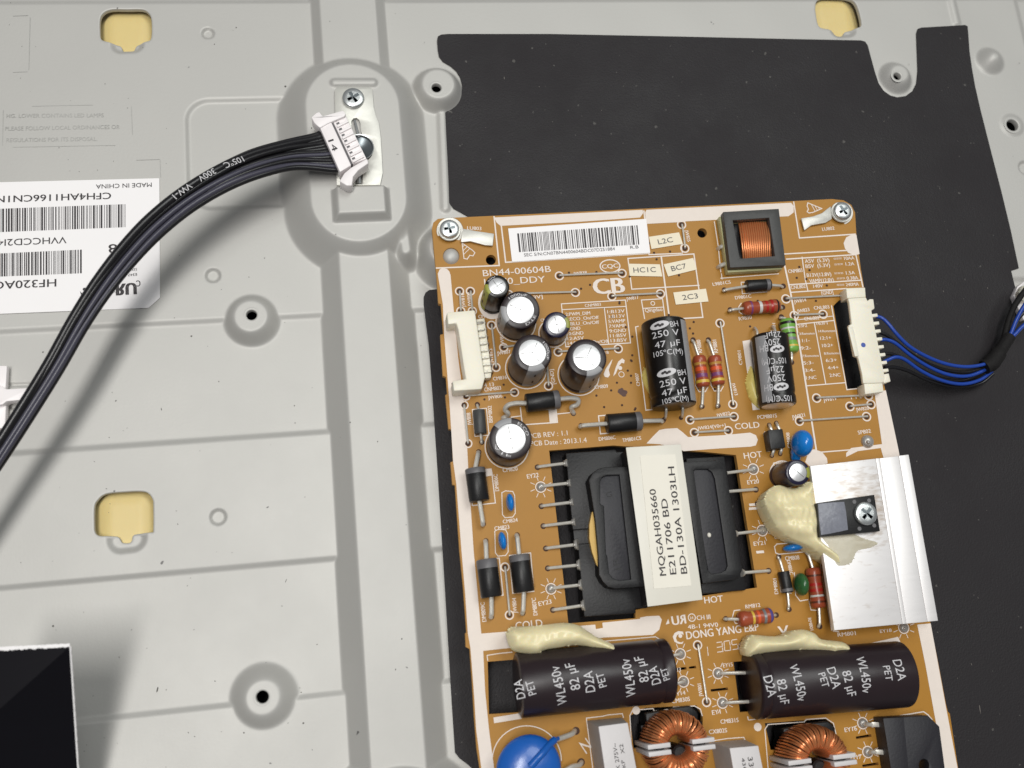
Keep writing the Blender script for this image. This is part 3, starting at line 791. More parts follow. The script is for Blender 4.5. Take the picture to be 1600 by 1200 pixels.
# designators
for s, p, q, h in (("LU803", (730, 359), (752, 360), 6), ("LU802", (1285, 361), (1304, 359), 5.5), ("JW838", (896, 430), (917, 428), 5), ("B13V]", (822, 469), (848, 466), 6), ("JW817", (979, 470), (998, 467), 5.5),
    ("CM817", (748, 498), (768, 495), 6), ("CM818", (845, 503), (862, 501), 5), ("JW807", (777, 555), (798, 552), 6), ("CM816", (771, 595), (792, 592), 6), ("JW818", (930, 555), (951, 553), 5), ("CM809", (929, 608), (950, 606), 6),
    ("CNM803", (757, 612), (783, 609), 6.5), ("JW806", (763, 624), (785, 621), 6), ("14 13", (754, 605), (772, 603), 6), ("CM820", (786, 738), (809, 735), 6.5), ("CM824", (786, 818), (809, 815), 6), ("CM823", (773, 829), (796, 826), 6.5),
    ("DM806C", (936, 689), (962, 686), 6), ("TM801CS", (973, 691), (1002, 687), 6), ("L9801CS", (1114, 447), (1142, 443), 5.5), ("D9801C", (1149, 468), (1174, 465), 5.5), ("R9830", (1155, 501), (1175, 498), 6),
    ("JW814", (1241, 474), (1260, 471), 6), ("JW823", (1246, 489), (1265, 486), 5.5), ("CNL803", (1272, 484), (1296, 482), 5.5), ("CNL802", (1257, 501), (1280, 499), 5.5), ("JW822", (1120, 652), (1141, 648), 5.5), ("JW824[V0r+]", (1090, 672), (1134, 667), 5.5),
    ("PCM801S", (1184, 655), (1214, 652), 6), ("JW821", (1238, 655), (1258, 651), 6), ("JW819", (1287, 628), (1307, 625), 6), ("JW820", (1338, 643), (1358, 640), 5.5), ("1 1 2", (1330, 624), (1347, 622), 5.5), ("SP802", (1341, 679), (1361, 676), 6),
    ("EY22", (824, 748), (842, 745), 7), ("EY23", (842, 947), (862, 943), 7), ("EY20", (1168, 757), (1186, 755), 6.5), ("EY21", (1178, 853), (1196, 851), 6.5), ("CM806", (1208, 728), (1228, 726), 5.5), ("CM807", (1210, 842), (1226, 840), 5.5), ("CM808", (1227, 876), (1249, 874), 6.5),
    ("RM812", (1165, 951), (1188, 948), 6), ("EY13", (1050, 1051), (1064, 1049), 6), ("EY14", (1053, 1088), (1071, 1085), 6), ("EY15", (1130, 1043), (1145, 1041), 6), ("EY1", (1113, 1117), (1126, 1115), 7), ("CM830S", (1050, 1099), (1078, 1095), 6.5), ("CM831S", (1126, 1131), (1154, 1128), 6.5), ("CX802S", (1108, 1147), (1136, 1144), 6.5),
    ("EY16", (1320, 1144), (1339, 1141), 6.5), ("EY17", (1328, 1188), (1346, 1185), 6.5), ("RM801", (1309, 995), (1337, 992), 6), ("EY18", (1375, 989), (1393, 987), 5)):
    st(s, p, q, h)
for s, p, q, h in (("JW810", (727, 480), (725, 458), 5), ("JW809", (736, 479), (734, 457), 5), ("JW811", (788, 541), (786, 519), 6), ("JW815", (771, 567), (769, 545), 6), ("[GND]", (868, 600), (864, 577), 6), ("JW808", (737, 664), (735, 645), 6.5), ("BBM802", (770, 660), (768, 634), 6.5), ("DM806C", (780, 767), (777, 741), 6.5),
    ("DM809C", (760, 971), (757, 941), 7), ("JW804", (808, 958), (806, 934), 6.5), ("DM807C", (840, 961), (837, 934), 7), ("CM807", (1000, 603), (997, 583), 5.5), ("RM880", (1097, 551), (1094, 531), 6.5), ("RM881", (1122, 551), (1119, 531), 6.5), ("C9801", (1160, 570), (1157, 548), 5.5), ("R9801", (1213, 523), (1211, 505), 5), ("JW801", (1098, 1088), (1095, 1068), 6), ("DM801", (1216, 928), (1213, 904), 6), ("CM808", (1236, 700), (1233, 676), 5.5)):
    st(s, p, q, h)
for s, p, q, h in (("JW825", (1070, 360), (1074, 378), 5.5), ("JW813", (1143, 599), (1148, 618), 5.5), ("DM801C", (1229, 876), (1234, 898), 6), ("RM801", (1262, 966), (1266, 985), 5.5)):
    st(s, p, q, h)
# outlines round components
for c, r in (((806, 504), 31), ((864, 521), 22), ((822, 576), 32), ((904, 586), 32), ((792, 698), 34), ((1224, 742), 21)): sr(c, r, 1.7, 40)
k = [(769 + 22 * math.cos(a), 473 + 26 * math.sin(a)) for a in np.linspace(0.25 * math.pi, 1.35 * math.pi, 16)]
sp(k)
spl([(738, 640), (760, 638), (764, 680), (742, 682)], 1.3, True)
spl([(768, 735), (774, 786), (738, 790), (737, 782)], 1.6); sp([(756, 733), (768, 732), (770, 743), (757, 745)])
spl([(746, 877), (780, 872), (786, 930), (752, 934)], 1.6, True); spl([(796, 868), (829, 864), (834, 924), (801, 927)], 1.6, True)
spl([(813, 637), (816, 664), (871, 660), (868, 632)], 1.8); sp([(857, 641), (868, 640), (870, 661), (859, 662)]); sl((799, 652), (814, 650)); sl((870, 647), (890, 645))
spl([(935, 650), (992, 645)], 1.8); spl([(935, 650), (938, 678), (950, 677)], 1.8)
for c, s, a in (((795, 788), 1.0, 0), ((784, 848), 1.0, 0)):
    x, y = c; spl([(x - 11, y - 18), (x - 5, y - 21), (x + 6, y - 20), (x + 9, y - 14), (x + 10, y + 14), (x + 6, y + 20), (x - 6, y + 21), (x - 10, y + 16)], 1.3, True)
spl([(1126, 435), (1216, 428)], 1.4); spl([(1127, 428), (1128, 436)], 1.4); spl([(1116, 347), (1122, 385), (1126, 425)], 1.6)
spl([(1158, 443), (1160, 459), (1198, 456)], 1.5); spl([(1164, 441), (1158, 441)], 1.3)
for c in ((1096, 583), (1120, 582)):
    x, y = c; spl([(x - 6, y - 28), (x - 10, y - 24), (x - 9, y + 20), (x - 4, y + 29), (x + 6, y + 29), (x + 10, y + 22)], 1.4)
spl([(1158, 474), (1154, 480), (1155, 488), (1160, 491), (1212, 488)], 1.4)
spl([(993, 511), (1009, 641), (1080, 634)], 1.6); sl((993, 511), (997, 510)); sp([(1160, 533), (1172, 531), (1187, 640), (1176, 641)])
spl([(1195, 675), (1193, 678), (1198, 705), (1202, 705)], 1.4)
spl([(1247, 848), (1214, 850), (1210, 854), (1212, 864), (1217, 866), (1260, 862)], 1.5); spl([(1217, 896), (1220, 925), (1236, 927)], 1.3); spl([(1241, 895), (1243, 930), (1250, 939), (1262, 937)], 1.4); spl([(1156, 953), (1147, 954), (1144, 965), (1149, 974), (1156, 974)], 1.4); spl([(1264, 940), (1267, 953), (1280, 954)], 1.4)
spl([(1286, 868), (1302, 986), (1310, 987)], 1.6); spl([(1279, 868), (1299, 985)], 1.0)
sp([(1170, 787), (1183, 786), (1184, 790), (1171, 791)][:4]); sp([(1170, 793), (1183, 792), (1183, 796), (1170, 797)]); sp([(1181, 861), (1193, 860), (1194, 864), (1182, 865)])
spl([(762, 1032), (761, 1024), (780, 1021), (800, 1019)], 1.4); spl([(930, 1003), (1024, 995), (1034, 1001)], 1.4); spl([(1169, 1124), (1168, 1120)], 1.4); spl([(1170, 1125), (1196, 1122)], 1.4); spl([(1402, 1099), (1421, 1096), (1419, 1088)], 1.8)
k = [(823 + 54 * math.cos(a), 1188 + 54 * math.sin(a)) for a in np.linspace(math.pi * 1.02, math.pi * 2.0, 22)]
spl(k, 1.5)
spl([(926, 1200), (916, 1122), (942, 1119), (950, 1117), (972, 1115), (974, 1121)], 1.4); spl([(988, 1200), (984, 1118), (988, 1110), (1020, 1107), (1022, 1111), (1048, 1108), (1052, 1105), (1085, 1103), (1094, 1108), (1097, 1118)], 1.4); sd((994, 1110), 6)
spl([(1110, 1158), (1136, 1154), (1162, 1152), (1164, 1156)], 1.3); spl([(1200, 1200), (1195, 1140), (1200, 1132), (1256, 1128), (1260, 1124), (1290, 1122), (1302, 1130), (1306, 1146)], 1.4); sd((1184, 1136), 6)
spl([(1370, 1124), (1443, 1112), (1450, 1117), (1456, 1124)], 1.6); sl((1374, 1130), (1384, 1200), 1.2)
# striped direction arrows by the corner lugs
for a in ([(722, 380), (725, 404), (730, 405), (734, 399), (739, 400), (742, 395), (738, 391)], [(1284, 326), (1262, 317), (1261, 322), (1263, 327), (1261, 331), (1264, 333), (1270, 332)]):
    spl(a, 1.4, True)
    for k in (1, 2, 3): sl((a[0][0] + (a[1][0] - a[0][0]) * k / 4, a[0][1] + (a[1][1] - a[0][1]) * k / 4), (a[0][0] + (a[-1][0] - a[0][0]) * k / 4, a[0][1] + (a[-1][1] - a[0][1]) * k / 4), 1.0)
STARS = [(845, 761), (861, 920), (1177, 733), (1191, 829), (1063, 1022), (1068, 1065), (1122, 1052), (1129, 1098), (1348, 1130), (1356, 1175), (1412, 981)]
for c in STARS: star(c)

# ---- jumper wires, each with its two ringed holes
JUMP = [((874, 431), (972, 427)), ((795, 460), (899, 457)), ((956, 463), (1032, 459)), ((718, 455), (720, 486)), ((735, 455), (738, 486)), ((768, 508), (775, 574)), ((787, 543), (822, 538)), ((872, 550), (966, 545)), ((853, 555), (857, 603)), ((728, 619), (804, 613)), ((725, 633), (731, 693)), ((789, 886), (796, 961)),
        ((1065, 351), (1070, 388)), ((1125, 505), (1145, 632)), ((1078, 656), (1147, 651)), ((1085, 676), (1138, 673)), ((1228, 467), (1326, 462)), ((1241, 493), (1286, 491)), ((1276, 622), (1357, 618)), ((1328, 635), (1361, 632)), ((1249, 658), (1354, 651)), ((1090, 1008), (1104, 1097))]
PIT = MB()
def pit(c, r=2.6): PIT.disc(B(*c, lift()), r * mmpx(*c, ZB), 12)
for p, q in JUMP:
    a, c = B(*p), B(*q); d = (c - a).normalized(); z = Vector((0, 0, 1)); r = 0.27
    m = MB(); m.tube([a - z * 0.8, a + z * 0.25 + d * 0.12, a + z * 0.45 + d * 0.6, a.lerp(c, 0.5) + z * 0.5, c + z * 0.45 - d * 0.6, c + z * 0.25 - d * 0.12, c - z * 0.8], r, 8, n=4)
    link("jumper_wire", m, M_TIN, board)
    for e in (p, q): pit(e, 4.2); sr(e, 6.3, 1.9)
VIAS = [(889, 426), (932, 425), (908, 451), (922, 445), (944, 481), (968, 472), (957, 495), (978, 511), (988, 526), (987, 564), (981, 579), (986, 598), (932, 618), (972, 633), (993, 638), (944, 636), (735, 596), (787, 601), (757, 624), (789, 621), (1022, 395), (1047, 393), (984, 432), (1026, 405), (1061, 430), (1060, 458), (1045, 492), (1084, 503), (1078, 513), (1083, 521), (968, 454), (968, 474), (1249, 417), (1265, 422), (1245, 434), (1260, 436), (1292, 446), (1275, 470), (988, 555), (986, 563), (1232, 469), (1184, 470), (1110, 560), (986, 587), (992, 640), (1117, 608), (1220, 500), (1172, 510), (1014, 380), (1090, 608), (964, 598), (955, 610)]
for v in VIAS: pit(v, 1.8)
link("silkscreen_print", SK, M_SILK, plate, smooth=False)

# ------------------------------------------------------------------ soldered components
Zv = Vector((0, 0, 1))

def lead(parent, pts, r=0.4, name="lead", mtl=None, hole=True):
    m = MB(); m.tube(pts, r, 9, n=5)
    return link(name, m, mtl or M_TIN, parent)

def upright_cap(base, top, rb, rt, h, label, sleeve, stripe=None, stripe_mat=None, score="plus", rot=0.0, arc=None):
    """A standing electrolytic: base and top centres as seen in the photo, radii in photo pixels."""
    p0, p1 = B(*base), B(*top, h)
    R = rb * mmpx(*base, ZB); L = (p1 - p0).length; d = (p1 - p0).normalized()
    c = empty("electrolytic_capacitor", p0, board, label)
    m = MB(); m.lathe(p0, p1, [(0.1, R * 0.9), (0.35, R), (1.3, R), (1.7, R * 0.945), (2.1, R), (L - 0.55, R), (L - 0.15, R * 0.965), (L, R * 0.89), (L, R * 0.70), (L - 0.2, R * 0.69)], 44)
    link("sleeve", m, sleeve, c)
    m = MB(); m.lathe(p0 + d * (L - 0.25), p1 + d * 0.2, [(0.0, R * 0.705), (0.2, R * 0.70), (0.28, R * 0.66), (0.30, 0.01)], 40)
    cap = link("metal_top", m, M_ALU, c, angle=50)
    _, u, w = frame_of(d)
    x = Vector((1, 0, 0)); x = (x - d * d.dot(x)).normalized(); y = d.cross(x)
    arms = {"plus": (0, 90, 180, 270), "kay": (90, 210, 330), "cross": (45, 225)}[score]
    m = MB(); cc = p1 + d * 0.09
    for a in arms:
        a = math.radians(a + rot); e = x * math.cos(a) + y * math.sin(a); n = d.cross(e) * 0.075
        m.add([cc - n, cc + e * R * 0.58 - n, cc + e * R * 0.58 + n, cc + n], [(0, 1, 2, 3)])
    link("score_line", m, M_SCORE, cap, smooth=False)
    if stripe is not None:
        s = (Vector((stripe[0], -stripe[1], 0))); s = (s - d * d.dot(s)).normalized()
        m = MB(); a = math.radians(27)
        k = 0.035
        m.lathe(p0, p1, [(0.36, R + k), (1.3, R + k), (1.7, R * 0.945 + k), (2.1, R + k), (L - 0.55, R + k), (L - 0.15, R * 0.965 + k), (L + k, R * 0.89), (L + k, R * 0.71)], 12, 0, -a, a, False, s)
        so = link("polarity_stripe", m, stripe_mat or M_STRIPE, c)
        m = MB()
        for f in (0.32, 0.72):
            t = L * f; q = p0 + d * t + s * (R + 0.07); n = d.cross(s) * 0.22
            m.add([q - n - d * 0.9, q + n - d * 0.9, q + n + d * 0.9, q - n + d * 0.9], [(0, 1, 2, 3)])
        link("minus_mark", m, M_INK, so, smooth=False)
    if arc:
        m = MB()
        for txt, a0, a1 in arc:       # lettering round the rim, angles in degrees seen from above
            v, f, wd = glyphs(txt)
            out = []
            for gx, gy in v:
                a = math.radians(a0 + (a1 - a0) * gx / wd); rr = R * (0.74 + 0.14 * gy)
                out.append(p1 + d * 0.03 + (x * math.cos(a) + y * math.sin(a)) * rr)
            m.add(out, f)
        link("rim_print", m, M_PRINT, c, smooth=False)
    return c

upright_cap((769, 474), (777, 447), 18.5, 17, 11.5, "slim capacitor with an olive stripe at the board's top left", M_SLEEVE, (-1, 0.25), M_OLIVE, "plus", 30, [("50V", 150, 95)])
upright_cap((806, 504), (813, 484), 29, 28, 13, "1000 microfarad black capacitor with its grey stripe to the left", M_SLEEVEB, (-1, 0.2), None, "kay", 60, [("1000\u00b5F", 130, 60), ("DTE", -75, -25)])
upright_cap((864, 521), (870, 507), 20, 19, 10, "small navy blue capacitor beside the connector table", M_NAVY, (1, -0.1), M_OLIVE, "plus", 10)
upright_cap((822, 576), (832, 551), 29, 28, 13, "black capacitor with its grey stripe toward the bottom, nearest the white header", M_SLEEVEB, (0.12, 1), None, "kay", 90, [("1000\u00b5F", 40, -30)])
upright_cap((904, 586), (917, 558), 29.5, 29, 13, "black capacitor with its grey stripe toward the bottom, beside the curved emblem", M_SLEEVEB, (0.35, 1), None, "kay", 90)
upright_cap((792, 698), (798, 685), 32, 30, 10.5, "black capacitor with its grey stripe to the top, lowest of the group", M_SLEEVEB, (-0.35, -1), None, "plus", 5, [("A1F", 195, 265), ("ELCO", 60, 5)])
upright_cap((1220, 744), (1247, 738), 18.5, 17, 11, "small navy capacitor leaning against the aluminium heat sink", M_NAVY, (1, 0.1), M_OLIVE, "cross", 90)

# ---- lying electrolytics
def lying_cap(name_label, a, b, rpx, dz, sleeve, lines, h, blobs=(), ends=(0, 0)):
    p0, p1 = B(*a, dz), B(*b, dz); R = rpx * mmpx(*a, ZB + dz); L = (p1 - p0).length
    c = empty("electrolytic_capacitor", (p0 + p1) / 2 - Zv * R, board, name_label)
    m = MB(); m.lathe(p0, p1, [(0, R * 0.80), (0, R * 0.90), (0.35, R * 0.985), (0.8, R), (L - 3.4, R), (L - 2.7, R * 0.955), (L - 2.0, R), (L - 0.5, R), (L - 0.1, R * 0.95), (L, R * 0.86)], 56)
    link("sleeve", m, sleeve, c)
    cy = Cyl(p0, p1, R); m = MB()
    for t, q0, q1, k in lines: cy.text(m, t, q0, q1, h * k)
    for q, rt, ra, tl in blobs: cy.ellipse(m, q, rt, ra, tilt=tl)
    for q, rt, ra, tl in blobs:
        for k in (-1, 0, 1, 2):
            cy.ellipse(m, (q[0] + 3.4 * k - 2, q[1] - 0.3 * k + (1 if k % 2 else -.5)), rt * 0.34, ra * 0.17, 1, 10, 0.075, tl)
    link("sleeve_print", m, [M_PRINT, M_INK], c, smooth=False)
    return c, p0, p1, R, cy

c, p0, p1, R, cy = lying_cap("large brown 450 V capacitor at the left with text reading upward", (808, 1071), (1045, 1047), 49, 4.2, M_SLEEVEB,
    [("D2A", (821, 1090), (815, 1061), .9), ("PET", (838, 1084), (832, 1062), .8), ("WL450v", (886, 1099), (873, 1040), 1), ("82 \u00b5F", (907, 1076), (896, 1035), 1), ("D2A", (930, 1080), (925, 1048), 1), ("PET", (948, 1072), (942, 1050), .8),
     ("WL450v", (993, 1087), (983, 1029), 1), ("82 \u00b5F", (1014, 1064), (1004, 1025), 1), ("D2A", (1033, 1067), (1026, 1040), 1), ("PET", (1047, 1061), (1041, 1042), .72)], 2.3)
for a, e in (((1040, 1027), (1063, 1022)), ((1046, 1071), (1068, 1065))):
    lead(c, [B(*a, 1.6), B((a[0] + e[0]) / 2, (a[1] + e[1]) / 2, 1.4), B(*e, 0.9), B(*e, -0.5)], 0.42)
c, p0, p1, R, cy = lying_cap("large brown 450 V capacitor at the right with text reading downward", (1412, 1053), (1172, 1071), 47, 4.0, M_SLEEVEB,
    [("D2A", (1394, 1032), (1403, 1064), 1), ("PET", (1379, 1041), (1384, 1064), .8), ("WL450v", (1336, 1027), (1347, 1083), 1), ("82 \u00b5F", (1315, 1050), (1324, 1089), 1), ("D2A", (1291, 1045), (1301, 1077), 1), ("PET", (1278, 1053), (1285, 1075), .8),
     ("WL450v", (1232, 1040), (1246, 1096), 1), ("82 \u00b5F", (1213, 1063), (1219, 1101), 1), ("D2A", (1192, 1058), (1200, 1090), 1)], 2.3)
for a, e in (((1172, 1051), (1122, 1052)), ((1178, 1096), (1129, 1098))):
    lead(c, [B(*a, 1.8), B((a[0] + e[0]) / 2, (a[1] + e[1]) / 2, 1.5), B(e[0] + 6, e[1], 1.0), B(*e, -0.5)], 0.42)
c, p0, p1, R, cy = lying_cap("black 250 V 47 microfarad capacitor lying lengthwise, print upright", (1036, 503), (1053, 636), 33.5, 5.2, M_SLEEVE,
    [("BH", (1048, 511), (1060, 509.5), 1), ("250 V", (1020, 530), (1061, 524), 1.15), ("47 \u00b5F", (1024, 545), (1063, 540), 1.1), ("105\u00baC(M)", (1022, 559), (1067, 553), .95), ("BH", (1060, 587), (1072, 585.5), 1), ("250 V", (1032, 606), (1072, 600), 1.15), ("47 \u00b5F", (1035, 620), (1074, 614), 1.1), ("105\u00baC(M)", (1036, 632), (1076, 626), .9)], 1.5,
    [((1030, 508), 1.0, 2.5, 0.12), ((1041, 582), 1.0, 2.5, 0.12)])
for a in ((1041, 640), (1067, 638)):
    lead(c, [B(a[0], a[1] - 8, 3.5), B(a[0], a[1] + 2, 3.2), B(a[0] - 1, a[1] + 12, 1.2), B(a[0] - 2, a[1] + 14, -0.6)], 0.33); pit((a[0] - 3, a[1] + 15), 3.4)
c, p0, p1, R, cy = lying_cap("black 250 V 22 microfarad capacitor lying lengthwise, print upside down", (1202, 525), (1215, 634), 27.5, 4.4, M_SLEEVE,
    [("250V", (1218, 529), (1192, 532), 1.1), ("BH", (1200, 539), (1187, 541), 1.1), ("105\u00baC(M)", (1227, 559), (1190, 563), 1.0), ("22\u00b5F", (1224, 572), (1197, 575), 1.1), ("250V", (1226, 585), (1198, 588), 1.1), ("BH", (1207, 600), (1194, 602), 1.1), ("105\u00baC(M)", (1236, 618), (1197, 621), 1.0), ("22\u00b5F", (1219, 518), (1194, 521), 1.0)], 1.6,
    [((1215, 545), 1.0, 1.9, 0.1), ((1221, 604), 1.0, 2.0, 0.1)])
m = MB(); m.lathe(p1 - cy.d * 0.3, p1 + cy.d, [(0.35, R * 0.84), (0.42, R * 0.80), (0.42, 0.05)], 32); link("metal_end", m, M_ALU, c)
for a in ((1183, 518), (1211, 516)):
    lead(c, [B(a[0], a[1] + 8, 3.0), B(a[0], a[1], 2.9), B(a[0] - 4, a[1] - 6, 1.4), B(a[0] - 6, a[1] - 2, -0.5)], 0.33)
# grey polarity stripes of the two lying 250 V capacitors
def side_stripe(c, cy, R, a0, a1, L0, L1, lab):
    m = MB(); vs = []; n = 10
    for t in (L0, L1):
        for k in range(n + 1): vs.append(cy.at(t, (a0 + (a1 - a0) * k / n) * R, 0.04))
    m.add(vs, [(k, k + 1, n + 2 + k, n + 1 + k) for k in range(n)])
    link("polarity_stripe", m, M_STRIPE, c)
lst = [o for o in board.children if o.name.startswith("electrolytic_capacitor")]
side_stripe(lst[-1], cy, R, *((-1.25, -0.62) if cy.w.x > 0 else (0.62, 1.25)), 0.9, cy.len - 0.5, "")
q0, q1 = B(1036, 503, 5.2), B(1053, 636, 5.2); cz = Cyl(q0, q1, 33.5 * mmpx(1036, 503, ZB + 5.2))
side_stripe(lst[-2], cz, cz.r, *((0.55, 1.15) if cz.w.x > 0 else (-1.15, -0.55)), 0.9, cz.len - 0.5, "")

# ---- axial parts
def axial(name, h0, b0, b1, h1, rpx, label, body, band=None, bands=(), bulge=False, lr=0.42, dz=None, path=None):
    R = rpx * mmpx(*b0, ZB); dz = R * 1.08 if dz is None else dz
    p0, p1 = B(*b0, dz), B(*b1, dz); L = (p1 - p0).length; d = (p1 - p0).normalized()
    c = empty(name, (p0 + p1) / 2 - Zv * R, board, label)
    m = MB()
    if bulge: prof = [(0, R * 0.45), (0.05, R * 0.75), (L * 0.05, R * 0.94), (L * 0.11, R), (L * 0.22, R), (L * 0.30, R * 0.87), (L * 0.70, R * 0.87), (L * 0.78, R), (L * 0.89, R), (L * 0.95, R * 0.94), (L - 0.05, R * 0.75), (L, R * 0.45)]
    else: prof = [(0, R * 0.5), (0, R * 0.93), (0.18, R), (L - 0.18, R), (L, R * 0.93), (L, R * 0.5)]
    m.lathe(p0, p1, prof, 30); link("body", m, body, c, angle=50)
    def rad(t):
        t = t * L
        for i in range(len(prof) - 1):
            if prof[i][0] <= t <= prof[i + 1][0] and prof[i + 1][0] > prof[i][0]:
                f = (t - prof[i][0]) / (prof[i + 1][0] - prof[i][0]); return prof[i][1] * (1 - f) + prof[i + 1][1] * f
        return R
    if band:
        m = MB(); m.lathe(p0, p1, [(L * band[0], R + 0.03), (L * band[1], R + 0.03)] if 0.02 < band[0] and band[1] < 0.98 else ([(-0.02, R * 0.5), (-0.02, R * 0.93), (0.17, R + 0.03), (L * band[1], R + 0.03)] if band[0] < 0.1 else [(L * band[0], R + 0.03), (L - 0.17, R + 0.03), (L + 0.02, R * 0.93), (L + 0.02, R * 0.5)]), 30, caps=False)
        link("cathode_band", m, M_DBAND, c, angle=50)
    for col, t, w in bands:
        m = MB(); n = 4; m.lathe(p0, p1, [((t + w * (i / n - 0.5)) * L, rad(t + w * (i / n - 0.5)) + 0.03) for i in range(n + 1)], 30, caps=False)
        link("colour_band", m, band_mat(col), c)
    for k, (h, p, s) in enumerate(((h0, p0, -1), (h1, p1, 1))):
        e = B(*h)
        if path and path[k]: pts = [p] + [B(x, y, z) for x, y, z in path[k]] + [e - Zv * 0.8]
        else:
            v = e - B(*(b0, b1)[k]); v.z = 0; ln = max(v.length, 0.3); u = v / ln
            pts = [p - d * s * 0.3, p + u * max(0.15, ln - 1.1), p + u * max(0.2, ln - 0.45) - Zv * 0.35, p + u * ln - Zv * min(1.0, dz * 0.4), e - Zv * 0.8]
        lead(c, pts, lr); pit(h, 4.2)
    return c

axial("ferrite_bead", (746, 632), (748, 641), (751, 678), (753, 691), 9.5, "small grey bead between two jumper labels", M_FERR, lr=0.33)
axial("diode", (748, 706), (742, 732), (749, 783), (755, 819), 15.5, "black diode with its grey band at the top, nearest the left edge", M_DIODE, (0, 0.17), lr=0.55)
axial("diode", (759, 845), (760, 874), (768, 933), (768, 964), 16, "black diode with its grey band at the top, left one of the lower pair", M_DIODE, (0, 0.24), lr=0.55)
axial("diode", (808, 836), (811, 867), (819, 925), (817, 958), 16, "black diode with its grey band at the top, right one of the lower pair", M_DIODE, (0, 0.18), lr=0.55)
axial("diode", (787, 653), (822, 630), (873, 624), (896, 646), 14.5, "black diode raised on curled leads under the small capacitors", M_DIODE, (0.82, 1), lr=0.6, dz=3.2,
      path=[[(806, 630, 3.2), (794, 633, 3.0), (789, 640, 2.2), (794, 646, 1.5), (792, 650, 0.6), (786, 653, 0.1)], [(890, 622, 3.2), (903, 624, 2.9), (902, 632, 2.2), (893, 636, 1.4), (894, 641, 0.6), (896, 645, 0.1)]])
axial("diode", (908, 665), (948, 662), (1001, 658), (1036, 657), 14.5, "black diode with its grey band to the right, under the black 250 V capacitor", M_DIODE, (0.82, 1), lr=0.55)
axial("diode", (1132, 453), (1166, 447), (1203, 445), (1224, 447), 9, "small black diode under the copper inductor", M_DIODE, (0.80, 0.95), lr=0.38)
axial("diode", (1217, 870), (1224, 893), (1231, 926), (1233, 952), 8.5, "slender black diode standing beside the dark green capacitor", M_DIODE, (0.80, 0.95), lr=0.33)
axial("resistor", (1141, 484), (1161, 482), (1217, 478), (1223, 480), 10.5, "orange brown resistor with a silver band under the small diode", M_RED, None, [("violet", 0.19, 0.05), ("silver", 0.45, 0.08), ("red", 0.62, 0.07), ("red", 0.76, 0.07), ("black", 0.92, 0.05)], True, 0.38)
axial("resistor", (1083, 531), (1092, 556), (1099, 605), (1097, 635), 10, "red brown resistor next to the 47 microfarad capacitor, left one of two alike", M_RED, None, [("gold", 0.28, 0.08), ("orange", 0.45, 0.12), ("violet", 0.65, 0.12), ("yellow", 0.84, 0.09)], True, 0.38)
axial("resistor", (1107, 531), (1116, 556), (1123, 602), (1122, 634), 10, "red brown resistor next to the long jumper, right one of two alike", M_RED, None, [("gold", 0.28, 0.08), ("orange", 0.45, 0.12), ("violet", 0.65, 0.12), ("yellow", 0.84, 0.09)], True, 0.38)
axial("resistor", (1221, 495), (1229, 499), (1237, 551), (1237, 566), 11.5, "light green resistor against the 22 microfarad capacitor", M_GREEN, None, [("black", 0.14, 0.08), ("silver", 0.30, 0.05), ("black", 0.46, 0.05), ("grey", 0.62, 0.09), ("yellow", 0.83, 0.05)], True, 0.38)
axial("resistor", (1262, 863), (1270, 887), (1280, 950), (1281, 979), 11.5, "brown resistor standing close to the heat sink's left edge", M_RED, None, [("brown", 0.20, 0.05), ("red", 0.42, 0.07), ("red", 0.56, 0.07), ("silver", 0.70, 0.05), ("brown", 0.85, 0.05)], True, 0.38)
axial("resistor", (1134, 967), (1154, 968), (1206, 961), (1213, 961), 11.5, "red brown resistor with a violet end below the transformer", M_RED, None, [("yellow", 0.40, 0.07), ("orange", 0.56, 0.08), ("grey", 0.74, 0.07), ("blue", 0.93, 0.09)], True, 0.38)

# ---- ceramic discs
def disc_cap(c, ax, ay, h, rad, label, mtl, tail=None):
    """Standing coated disc; ax: half thickness vector px, ay: half width vector px."""
    p = B(*c, h); e = B(c[0] + ax[0], c[1] + ax[1], h) - p; g = B(c[0] + ay[0], c[1] + ay[1], h) - p
    o = empty("ceramic_capacitor", B(*c), board, label)
    m = MB(); m.ellipsoid(p, e, g, Zv * rad, nu=22, nv=14); bd = link("body", m, mtl, o)
    for s in (-0.55, 0.55):
        q = p + g * s; lead(o, [q, q - Zv * h * 0.6, Vector((q.x, q.y, ZB - 0.6))], 0.3)
    if tail:
        m = MB(); m.tube([B(*t) for t in tail], [1.5, 1.3, 1.0, 0.85], 10, n=4); link("coated_lead", m, mtl, o)
    return o
disc_cap((797, 785), (6, -1), (2, 14), 2.2, 2.2, "small blue ceramic capacitor, upper one of the left pair", M_BLUE)
disc_cap((785, 845), (6, -2), (3, 14), 2.2, 2.2, "small blue ceramic capacitor, lower one of the left pair", M_BLUE)
disc_cap((1253, 693), (15, 0), (2, 21), 4.6, 4.0, "large blue ceramic capacitor above the heat sink's corner", M_BLUE, [(1246, 700, 3.5), (1244, 710, 2.0), (1243, 720, 0.8), (1244, 726, -0.4)])
disc_cap((1239, 856), (15, -2), (2, 6), 2.2, 2.2, "small blue ceramic capacitor under the glue blob", M_BLUE)
disc_cap((1252, 913), (10, 0), (2, 18), 2.8, 2.8, "dark green film capacitor beside the brown resistor", M_DGREEN)
